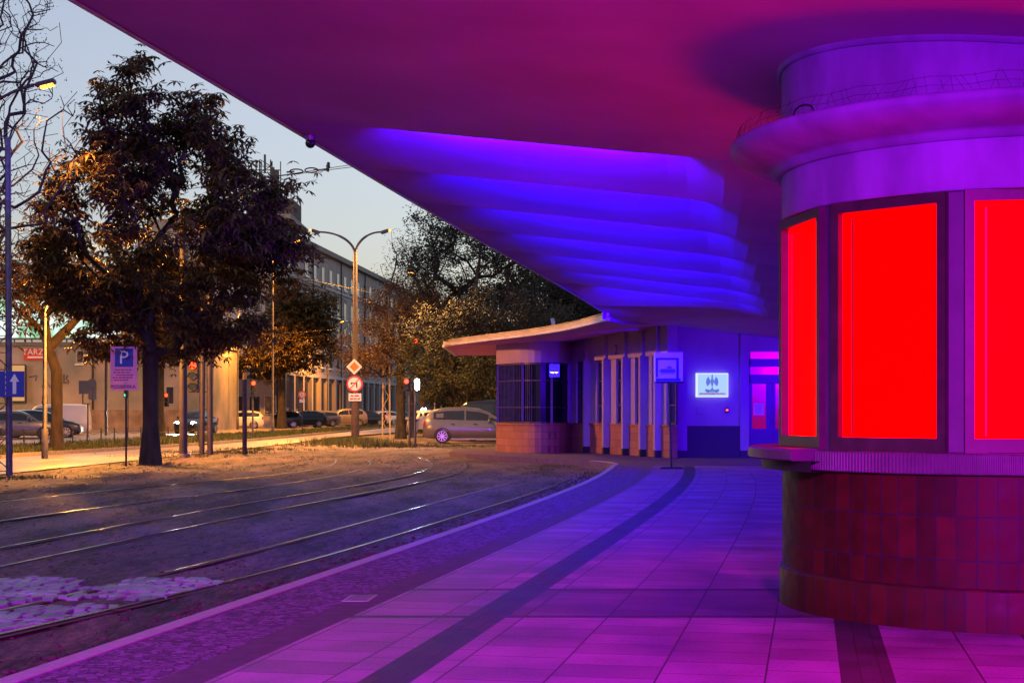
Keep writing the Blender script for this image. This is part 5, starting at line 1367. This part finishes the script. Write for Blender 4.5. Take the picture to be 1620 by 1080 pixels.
    for sgn in (-1, 1):
        segs = [(cab[0] + 1, cab[0] + 3), (cab[0] + 3, cab[1] - 1)] if kind != 'van' else [(4, 6)]
        for (i0, i1) in segs:
            g_ = MB(); vs = []
            for i in range(i0, i1 + 1):
                a, b__ = sidepts(i, .08, .70, sgn, .008); 
                if i == i0: a = (a[0] + .04, a[1], a[2]); b__ = (b__[0] + .04, b__[1], b__[2])
                if i == i1: a = (a[0] - .04, a[1], a[2]); b__ = (b__[0] - .04, b__[1], b__[2])
                vs += [a, b__]
            g_.add(vs, [(2 * q, 2 * q + 1, 2 * q + 3, 2 * q + 2) for q in range(i1 - i0)])
            g_.build('side_window', M_glass, t)
        # front triangle glass
        if kind != 'van':
            a, b__ = sidepts(cab[0] + 1, .1, .62, sgn, .008); c_, _ = sidepts(cab[0], .2, .5, sgn, .008)
            MB().add([(c_[0] + .12, c_[1], c_[2] + .0), (a[0] - .0, a[1], a[2]), (b__[0] - .0, b__[1], b__[2] - .03)], [(0, 1, 2)]).build('quarter_window', M_glass, t)
    def topglass(i0, i1, name_):
        (x0, h0), (x1, h1) = rings[i0], rings[i1]; g_ = MB(); e = .012
        dn = Vector((x1 - x0, 0, h1[8][1] - h0[8][1])); nrm_ = Vector((-dn.z, 0, dn.x)).normalized() * e
        if nrm_.z < 0: nrm_ = -nrm_
        a0, a1 = .12, .9
        def L3(y0, z0, y1, z1, q): return (x0 + (x1 - x0) * q, y0 + (y1 - y0) * q, z0 + (z1 - z0) * q)
        vs = []
        for q in (a0, a1):
            for k_ in (7, 9): 
                y0, z0 = h0[k_]; y1, z1 = h1[k_]; p = L3(y0 * .92, z0, y1 * .92, z1, q); vs.append((p[0] + nrm_.x, p[1], p[2] + nrm_.z))
        v2 = [vs[0], vs[1], vs[3], vs[2]]; v3 = [(a, -b__, c_) for a, b__, c_ in v2]
        g_.add(v2, [(0, 1, 2, 3)]); g_.add(v3, [(3, 2, 1, 0)]); g_.build(name_, M_glass, t)
    topglass(cab[0], cab[0] + 1, 'windscreen'); topglass(cab[1] - 1 if kind != 'van' else 7, cab[1] if kind != 'van' else 8, 'rear_window')
    # wheels
    R_ = .31 if kind != 'mpv' else .325
    for fx in (-.325, .305):
        for sgn in (-1, 1):
            wy = sgn * (hw * .96 - .09)
            wh_ = MB(); wh_.cyl((fx * L, wy, R_), R_, .20, 22, 'y'); wo = wh_.build('wheel', M_tire, t)
            rm = MB()
            for q in range(9):
                a = 2 * PI * q / 9; rm.box((fx * L + math.cos(a) * R_ * .36, wy + sgn * .105, R_ + math.sin(a) * R_ * .36), (R_ * .58, .016, .040), ry=-a)
            rm.lathe([(R_ * .66, 0), (R_ * .72, 0)], n=24); nv = 48
            rm.v[-nv:] = [(fx * L + a, wy + sgn * .108, R_ + b__) for a, b__, c_ in rm.v[-nv:]]
            rm.cyl((fx * L, wy + sgn * .10, R_), R_ * .14, .03, 12, 'y')
            rm.build('rim', M_rim, wo)
            ar = MB(); ar.lathe([(R_ * 1.04, 0), (R_ * 1.17, 0)], n=20, a0=R(-105), a1=R(105)); ar.v = [(fx * L + a, sgn * (hw * .985) , R_ - b__) for a, b__, c_ in ar.v]
            ar.build('wheel_arch', M_black, t)
    for sgn in (-1, 1):
        MB().box((-L * .475, sgn * hw * .62, .66 * sc + .02), (.16, .32, .13), rz=sgn * R(-24), bev=.04).build('headlight', M_head if lights == 'front' else MATS.get('head_glass', mat('head_glass', (.5, .5, .55), .15)), t)
        MB().box((L * .478, sgn * hw * .82, .86 * sc), (.12, .14, .26), rz=sgn * R(20), bev=.03).build('tail_light', M_red if lights == 'rear' else mat('tail_glass', (.30, .01, .01), .2), t)
        MB().box((-L * .16, sgn * (hw * .98 + .08), 1.0 * sc), (.10, .20, .13), bev=.03).build('wing_mirror', paint, t)
        for hx in (-.02, .20): MB().box((hx * L, sgn * (hw * .975 + .008), .86 * sc), (.16, .02, .03), bev=.006).build('door_handle', M_dark, t)
        MB().b2((-.24 * L, sgn * hw * .93 - .02, .17), (.22 * L, sgn * hw * .93 + .02 , .23)).build('sill_trim', M_galv if kind == 'mpv' else M_dark, t)
    MB().box((L * .497, 0, .52), (.03, .52, .12)).build('number_plate', M_signwhite, t)
    MB().box((L * .492, 0, .34), (.07, W * .8, .14), bev=.03).build('bumper', M_dark, t)
    MB().box((-L * .492, 0, .36), (.07, W * .76, .16), bev=.03).build('bumper', M_dark, t)
    if lights == 'front':
        for sgn in (-1, 1):
            ld = bpy.data.lights.new('headlight_beam', 'SPOT'); ld.energy = 420; ld.color = (1, .93, .8); ld.spot_size = R(80); ld.spot_blend = .8; ld.shadow_soft_size = .08
            lo = bpy.data.objects.new('headlight_beam', ld); COL.objects.link(lo); lo.parent = t; lo.location = (-L * .475 - .14, sgn * hw * .62, .68 * sc); lo.rotation_euler = (R(84), 0, R(90))
    if roofsign:
        MB().box((-.05 * L, 0, H + .08), (.14, .26, .09), bev=.03).build('roof_light', emis('roof_light_glow', (.45, .65, 1), 40), t)
    return t
def paint(name, c, metal=.4): return mat(name, c, .28, metal=metal, coat=.6)
PA = paint('silver_paint', (.12, .115, .13)); PB = paint('dark_blue_paint', (.012, .014, .03)); PC = paint('white_car_paint', (.62, .60, .56), 0); PD = paint('beige_paint', (.22, .17, .13)); PE = paint('black_car_paint', (.012, .012, .013)); PF = paint('grey_car_paint', (.12, .12, .14)); PG = paint('van_paint', (.60, .58, .66), 0)
def cpx(px, Y): return (px - 810) / FPX * Y
# rz=0 : front toward -X (left); rear to the right
car('parked_car', 'silver people carrier with alloy wheels parked on the verge beside the pavilion', 'mpv', PA, (cpx(670, 69) + 2.28, 69, ZG - .0), PI, L=4.55, W=1.8, H=1.62)
car('parked_car', 'black car behind the silver people carrier, only its roof showing', 'mpv', PE, (cpx(722, 73) + 2.2, 73, ZG + .02), PI, L=4.5, H=1.95)
car('parked_car', 'white car with a blue-white roof light, seen from behind, left of the silver people carrier', 'hatch', PC, (cpx(671, 90), 90, ZG), R(-78), L=4.0, H=1.5, roofsign=True)
far = lambda px, py: G(px, py)
def carat(label, kind, pt, px0, px1, by, rz, flip=False, **kw):
    Y = (CZ - ZG) * FPX / (by - 650); xm = (px0 + px1) / 2; wpx = (px1 - px0) / FPX * Y
    L = kw.pop('L', 4.1); c_ = abs(math.cos(rz)); s_ = abs(math.sin(rz)); 
    return car('parked_car' if kind != 'van' else 'parked_van', label, kind, pt, (cpx(xm, Y), Y, ZG), rz, L=L, **kw)
carat('cream-white hatchback parked broadside behind the dark capped post', 'hatch', PC, 337, 419, 678, R(6), L=4.1)
carat('dark blue car just right of the cream-white hatchback', 'hatch', PB, 418, 462, 677, R(14), L=4.0)
carat('black car behind the street tree trunk, left of the silver sedan', 'mpv', PE, 456, 502, 676, R(20), L=4.2)
carat('small silver car left of the beige off-roader', 'hatch', PA, 483, 524, 675, R(18), L=3.9)
carat('beige off-roader car parked just left of the double lamp pole', 'mpv', PD, 521, 566, 674, R(20), L=4.4, H=1.7)
carat('black car right of the double lamp pole', 'sedan', PE, 562, 590, 673, R(35), L=4.4, lights='rear')
carat('white car partly hidden by the slender lattice mast', 'hatch', PC, 588, 612, 672.5, R(40), L=4.0)
carat('dark car at the far end of the row between lattice mast and dark trunk', 'sedan', PF, 612, 642, 672, R(40), L=4.2)
carat('silver car at the far left, nose hidden by the lattice mast', 'hatch', PA, 2, 54, 694, PI + R(20), L=3.9)
carat('dark estate car between the silver car and the white van', 'mpv', PB, 34, 94, 692, R(190), L=4.4, H=1.5)
carat('pale lilac-white panel van behind the dark estate car', 'van', PG, 44, 116, 688, R(8), L=4.6, H=1.85)
car('oncoming_car', 'dark car with dazzling headlights seen between the two masts', 'sedan', PE, (cpx(300, 96), 98, ZG), R(83), L=4.4, lights='front', group='cars driving on the street')

# ================================================================== BUILDINGS
M_fire = mat('firewall_plaster', (.36, .29, .25), .9, col2=(.15, .17, .145), vscale=.3, bump=.15, bscale=8)
M_fac = mat('facade_plaster', (.30, .26, .25), .85, var=.12, vscale=.6, bump=.1)
M_facd = mat('facade_base', (.22, .18, .17), .85, var=.15, vscale=.6)
M_roof = mat('roof_sheet', (.16, .14, .14), .7, var=.2)
M_win = mat('window_glass_far', (.03, .032, .045), .08, spec=.9)
M_wfr = mat('window_frame_far', (.30, .29, .32), .6)
YF = 112.0; kf = YF / FPX
FX = lambda px: (px - 810) * kf
FZ = lambda py: CZ + (650 - py) * kf
fw = thing('firewall_building', 'old building with a stained blank pale wall and one small window under a billboard', 'building', (FX(180), YF, 0), world=True)
x = MB(); x.b2((FX(-60), YF, -.2), (FX(338), YF + 10, FZ(547))); x.build('wall', M_fire, fw)
x = MB(); x.b2((FX(-60) - .1, YF - .15, FZ(547)), (FX(338) + .1, YF + 10, FZ(541))); x.build('parapet', M_roof, fw)
wn = MB(); wn.b2((FX(120.5), YF - .06, FZ(575.5)), (FX(133), YF + .02, FZ(553))); f_ = wn.build('window', M_wfr, fw)
MB().b2((FX(122.5), YF - .075, FZ(573)), (FX(131), YF - .061, FZ(555))).build('pane', M_win, f_)
MB().b2((FX(119), YF - .12, FZ(577.5)), (FX(134.5), YF - .0, FZ(575.6))).build('sill', M_signwhite, f_)
x = MB(); x.tube([(FX(147), YF - .1, -.2), (FX(147), YF - .1, FZ(545))], .07, 8).build('downpipe', M_dark, fw)
x = MB(); x.b2((FX(262), YF - .05, FZ(640)), (FX(276), YF + .02, FZ(610))); f_ = x.build('window', M_wfr, fw)
MB().b2((FX(263.5), YF - .07, FZ(638)), (FX(274.5), YF - .051, FZ(612))).build('pane', M_win, f_)
x = MB(); x.b2((FX(-60), YF - 2.2, -.2), (FX(330), YF - 2.0, FZ(648))); o = x.build('yard_wall', mat('yard_wall_plaster', (.20, .15, .13), .9, var=.3, vscale=1.5)); tag(o, 'low dark yard wall running along the foot of the pale firewall', 'wall')
gf = MB()
for (pts_) in (((93, 606), (94, 592), (98, 592), (98, 598), (94, 599), (99, 606)), ((101, 592), (101, 606), (105, 604)), ((107, 593), (104, 599), (108, 602), (107, 607)), ((46, 596), (58, 594), (56, 602)), ((66, 612), (74, 604), (80, 613))):
    gf.tube([(FX(a), YF - .03, FZ(c)) for a, c in pts_], .05, 4, False)
gf.build('graffiti', mat('grey_graffiti', (.12, .12, .13), .8), fw)
# posters
t = thing('red_banner', 'red banner with white lettering high on the pale firewall', 'banner', (FX(62.5), YF - .04, FZ(560.5)))
hw_, hh_ = 24.5 * kf, 9.2 * kf
MB().b2((-hw_, -.05, -hh_), (hw_, 0, hh_)).build('panel', mat('banner_red', (.50, .03, .02), .5), t)
text_mesh('TARZAN', .62, 'lettering', M_signwhite, t, (0, -.06, .16), (R(90), 0, 0), depth=.006)
MB().b2((-hw_ * .75, -.058, -hh_ * .62), (hw_ * .72, -.052, -hh_ * .34)).build('white_stripe', M_signwhite, t)
t = thing('lit_poster', 'orange-lit poster panel behind the lattice mast at far left', 'poster', (FX(27), YF - .3, FZ(606)))
MB().b2((-16 * kf, -.05, -28 * kf), (14 * kf, 0, 28 * kf)).build('panel', emis('poster_glow', (1, .5, .18), .2), t)
MB().b2((-16 * kf - .08, -.02, -28 * kf - .08), (14 * kf + .08, .03, 28 * kf + .08)).build('frame', M_dark, t)
# rooftop billboard
t = thing('rooftop_billboard', 'long brightly lit greenish-white billboard on the firewall roof, behind the orange leaves', 'billboard', (FX(90), YF + 1, FZ(541)))
def bx_(a, b_, c_, d_): return ((a - 90) * kf, (541 - b_) * kf, (c_ - 90) * kf, (541 - d_) * kf)
a0_, z1_, a1_, z0_ = bx_(-40, 458, 215, 533)
x = MB(); x.b2((a0_, -.1, z0_), (a1_, .1, z1_))
M_bb = bpy.data.materials.new('billboard_face'); M_bb.use_nodes = True; n = M_bb.node_tree.nodes; l = M_bb.node_tree.links; bb = n['Principled BSDF']
tc = n.new('ShaderNodeTexCoord'); nz_ = n.new('ShaderNodeTexNoise'); nz_.inputs['Scale'].default_value = .55; nz_.inputs['Detail'].default_value = 5; l.new(tc.outputs['Object'], nz_.inputs['Vector'])
crb = n.new('ShaderNodeValToRGB'); crb.color_ramp.elements[0].position = .38; crb.color_ramp.elements[0].color = (.06, .40, .14, 1); crb.color_ramp.elements[1].position = .55; crb.color_ramp.elements[1].color = (.80, 1, .92, 1)
l.new(nz_.outputs['Fac'], crb.inputs[0]); l.new(crb.outputs[0], bb.inputs['Emission Color']); bb.inputs['Emission Strength'].default_value = .38; bb.inputs['Base Color'].default_value = (.05, .05, .05, 1)
x.build('lit_face', M_bb, t)
x = MB()
for i in range(9):
    xx_ = a0_ + (a1_ - a0_) * (i + .5) / 9; x.tube([(xx_, .3, -.1), (xx_, .3, z0_ + .2)], .08, 6)
    x.tube([(xx_, .3, z1_ * .8), (xx_, 2.0, 0)], .06, 6)
x.b2((a0_, -.3, z0_ - .14), (a1_, .5, z0_ - .02)); x.build('support_frame', M_roof, t)

# long facade : frame u along, origin at near corner
A_ = Vector(((433 - 810) / FPX * 128.0, 128.0, 0)); B_ = Vector(((640 - 810) / FPX * 196.0, 196.0, 0))
D_ = B_ - A_; LB = D_.length; an = math.atan2(D_.y, D_.x)
ROOF = CZ + 15.2
lb = thing('long_apartment_building', 'long five-storey plain apartment building with tall ground-floor openings, receding down the street', 'building', A_, rz=an)
def lbx(mb, u0, u1, d0, d1, z0, z1): mb.b2((u0, d0, z0), (u1, d1, z1))     # d<0 : toward the street? resolved below
# local -y points to the street side (right of travel is -y)
x = MB(); x.b2((0, 0, 4.6), (LB + 30, 12, ROOF)); x.build('wall', M_fac, lb)
x = MB(); x.b2((0, .15, -.2), (LB + 30, 12, 4.6)); x.build('ground_floor_wall', M_facd, lb)
x = MB(); x.b2((-.3, -.45, ROOF), (LB + 30, 12.3, ROOF + .35)); x.b2((0, .8, ROOF + .35), (LB + 30, 11, ROOF + 1.1)); x.build('roof', M_roof, lb)
x = MB(); x.b2((-.05, -.18, 4.45), (LB + 30, 0, 4.75)); x.build('string_course', M_wfr, lb)
x = MB(); x.b2((-.05, -.12, 13.2), (LB + 30, 0, 13.4)); x.build('upper_course', M_wfr, lb)
wproto = None; cnt = 0; ncol = 19; du = (LB - 1) / ncol
rg = random.Random(3)
pier = None
for c in range(ncol):
    u = 1.4 + c * du
    for fl_ in range(5):
        z0 = (5.5, 8.1, 10.7, 13.75, None)[fl_]
        if z0 is None: continue
        h = 1.75 if fl_ < 3 else 1.5
        if wproto is None or fl_ == 3 and wproto.get('h') != h: pass
        key = 'a' if fl_ < 3 else 'b'
        if key not in globals().setdefault('_wp', {}):
            m_ = MB(); m_.b2((-.62, -.05, 0), (.62, .01, h)); f_ = m_.build('window', M_wfr, lb)
            MB().b2((-.54, -.065, .07), (-.03, -.051, h - .07)).b2((.03, -.065, .07), (.54, -.051, h - .07)).build('pane', M_win, f_)
            MB().b2((-.72, -.20, -.10), (.72, 0, -.005)).build('sill', mat('glint_white_sill', (.75, .75, .78), .3, metal=.2), f_)  # sills whitened, light glinting off them put into the colour
            globals()['_wp'][key] = f_; w_ = f_
        else: w_ = copy_tree(globals()['_wp'][key], parent=lb)
        w_.location = (u, 0, z0); cnt += 1
    x = MB(); x.b2((u - .95, .02, 0), (u + .95, .20, 4.0)); x.build('ground_floor_opening', M_win, lb)
    x = MB(); x.b2((u + du / 2 - .28, -.22, -.2), (u + du / 2 + .28, .15, 4.45)); x.build('pier', M_fac, lb)
for u in (0.3, 14, 27, 40, 54):
    if u < LB: MB().tube([(u + .55, -.12, -.2), (u + .55, -.12, ROOF)], .07, 6).build('downpipe', M_dark, lb)
# end wall banner & light strip
M_ban = mat('blue_banner', (.10, .12, .34), .6, col2=(.22, .22, .44), vscale=.7)
bz0, bz1 = CZ + (650 - 407) / FPX * 128, CZ + (650 - 366) / FPX * 128
# the gable end continues left as a block facing the viewer
gb = thing('corner_building', 'corner block with a faded blue banner over a bright strip light on its wall', 'building', (A_.x - .2, A_.y, 0), world=True)
x0_ = (340 - 810) / FPX * 128
x = MB(); x.b2((x0_, 127.2, -.2), (A_.x - .05, 138, ROOF + .9)); x.build('wall', M_fac, gb)
x = MB(); x.b2((x0_ - .2, 127.0, ROOF + .9), (A_.x + 1.6, 138, ROOF + 1.3)); x.build('roof', M_roof, gb)
x = MB(); x.b2((A_.x - 2.5, 129.0, ROOF + 1.3), (A_.x + 1.5, 134, ROOF + 2.8)); x.build('roof_house', mat('dark_brick', (.06, .045, .045), .85, var=.2), gb)
x = MB(); x.b2(((393 - 810) / FPX * 128, 127.05, bz0), ((431 - 810) / FPX * 128, 127.19, bz1)); x.build('wall_banner', M_ban, gb)
x = MB(); x.b2(((375 - 810) / FPX * 128, 126.9, bz0 - .45), ((431 - 810) / FPX * 128, 127.19, bz0 - .2)); x.build('strip_light', emis('strip_glow', (1, .88, .85), .5), gb)
for r__ in range(5):
    for c in range(4):
        u = x0_ + .9 + c * 1.3; z0 = 1.0 + r__ * 2.9
        if z0 > 12 and c > 1: continue
        m_ = MB(); m_.b2((u - .5, 127.12, z0), (u + .5, 127.21, z0 + 1.6)); f_ = m_.build('window', M_wfr, gb); MB().b2((u - .42, 127.10, z0 + .08), (u + .42, 127.118, z0 + 1.52)).build('pane', M_win, f_)
def rail(mb, x0, x1, y0, y1, z0, h):
    for z in (z0 + h, z0 + h * .5): mb.tube([(x0, y0, z), (x1, y0, z), (x1, y1, z), (x0, y1, z), (x0, y0, z)], .03, 4, False)
    for q in range(5):
        xx_ = x0 + (x1 - x0) * q / 4; mb.tube([(xx_, y0, z0), (xx_, y0, z0 + h)], .03, 4, False); mb.tube([(xx_, y1, z0), (xx_, y1, z0 + h)], .03, 4, False)
x = MB(); rail(x, A_.x - 1.0, A_.x + 1.3, 129.2, 133, ROOF + 2.8, 1.2); x.build('roof_railing', M_dark, gb)
# antenna mast
am_ = P(415, 352, 129); at_ = thing('antenna_mast', 'dark lattice antenna mast with panel antennas on the corner block roof', 'antenna', (am_.x, 131, ROOF + 1.3))
k = 131 / FPX; hA = CZ + (650 - 254) * k - (ROOF + 1.3)
for (dx, dy) in ((-.5, -.4), (.45, -.4), (.45, .4), (-.5, .4)): MB().tube([(dx, dy, 0), (dx, dy, hA)], .055, 5).build('leg', M_black, at_)
x = MB()
for i in range(9):
    z = i * hA / 9; s_ = 1 if i % 2 else -1; x.tube([(-.5 * s_, -.4, z), (.45 * s_, -.4, z + hA / 9)], .035, 4, False); x.tube([(-.5, -.4, z), (.45, -.4, z)], .035, 4, False); x.tube([(.45, -.4 * s_, z), (.45, .4 * s_, z + hA / 9)], .035, 4, False)
for z in (hA - .9, hA - 3.4): x.tube([(-1.2, -.5, z), (1.3, -.5, z)], .04, 4, False)
x.build('lattice', M_black, at_)
for (dx, z0, z1, w_) in ((-1.15, hA - 3.9, hA - .5, .10), (1.0, hA - 3.6, hA - .9, .42), (.65, hA - 3.4, hA - .7, .34), (-.75, hA - 3.2, hA - .3, .10), (1.35, hA - 4.2, hA - .2, .06), (.0, hA - 1.2, hA + .4, .16)):
    MB().b2((dx - w_ / 2, -.75, z0), (dx + w_ / 2, -.55, z1)).build('panel_antenna', M_black, at_)
MB().box((-1.55, -.6, hA - 1.7), (.32, .2, 1.3), bev=.05).tube([(-1.5, -.5, hA - 1.2), (-1.1, -.5, hA - 1.2)], .03, 5).build('radio_unit', M_black, at_)
# background blocks that close the street
bk = thing('distant_building', 'plain distant building closing the street behind the dark trees', 'building', (20, 170, 0), world=True)
MB().b2((-6, 215, -.2), (70, 230, 9)).build('wall', M_facd, bk); MB().b2((-6.3, 214.7, 9), (70.3, 230.3, 9.6)).build('roof', M_roof, bk)

sb_ = thing('sky_block_building', 'plain apartment building added across the street, left beyond the picture edge, to block low sky light', 'building', (-40, 10, 0), world=True)  # unseen block added to cut low sky light under the canopy
MB().b2((-52, -70, -.2), (-38, 96, 17)).build('wall', M_fac, sb_); MB().b2((-52.3, -70.3, 17), (-37.7, 96.3, 17.6)).build('roof', M_roof, sb_)
for i in range(12):
    for j in range(5): MB().b2((-38.0, -60 + i * 12.5, 1.2 + j * 3.1), (-37.93, -57.5 + i * 12.5, 3.0 + j * 3.1)).build('window', M_win, sb_)
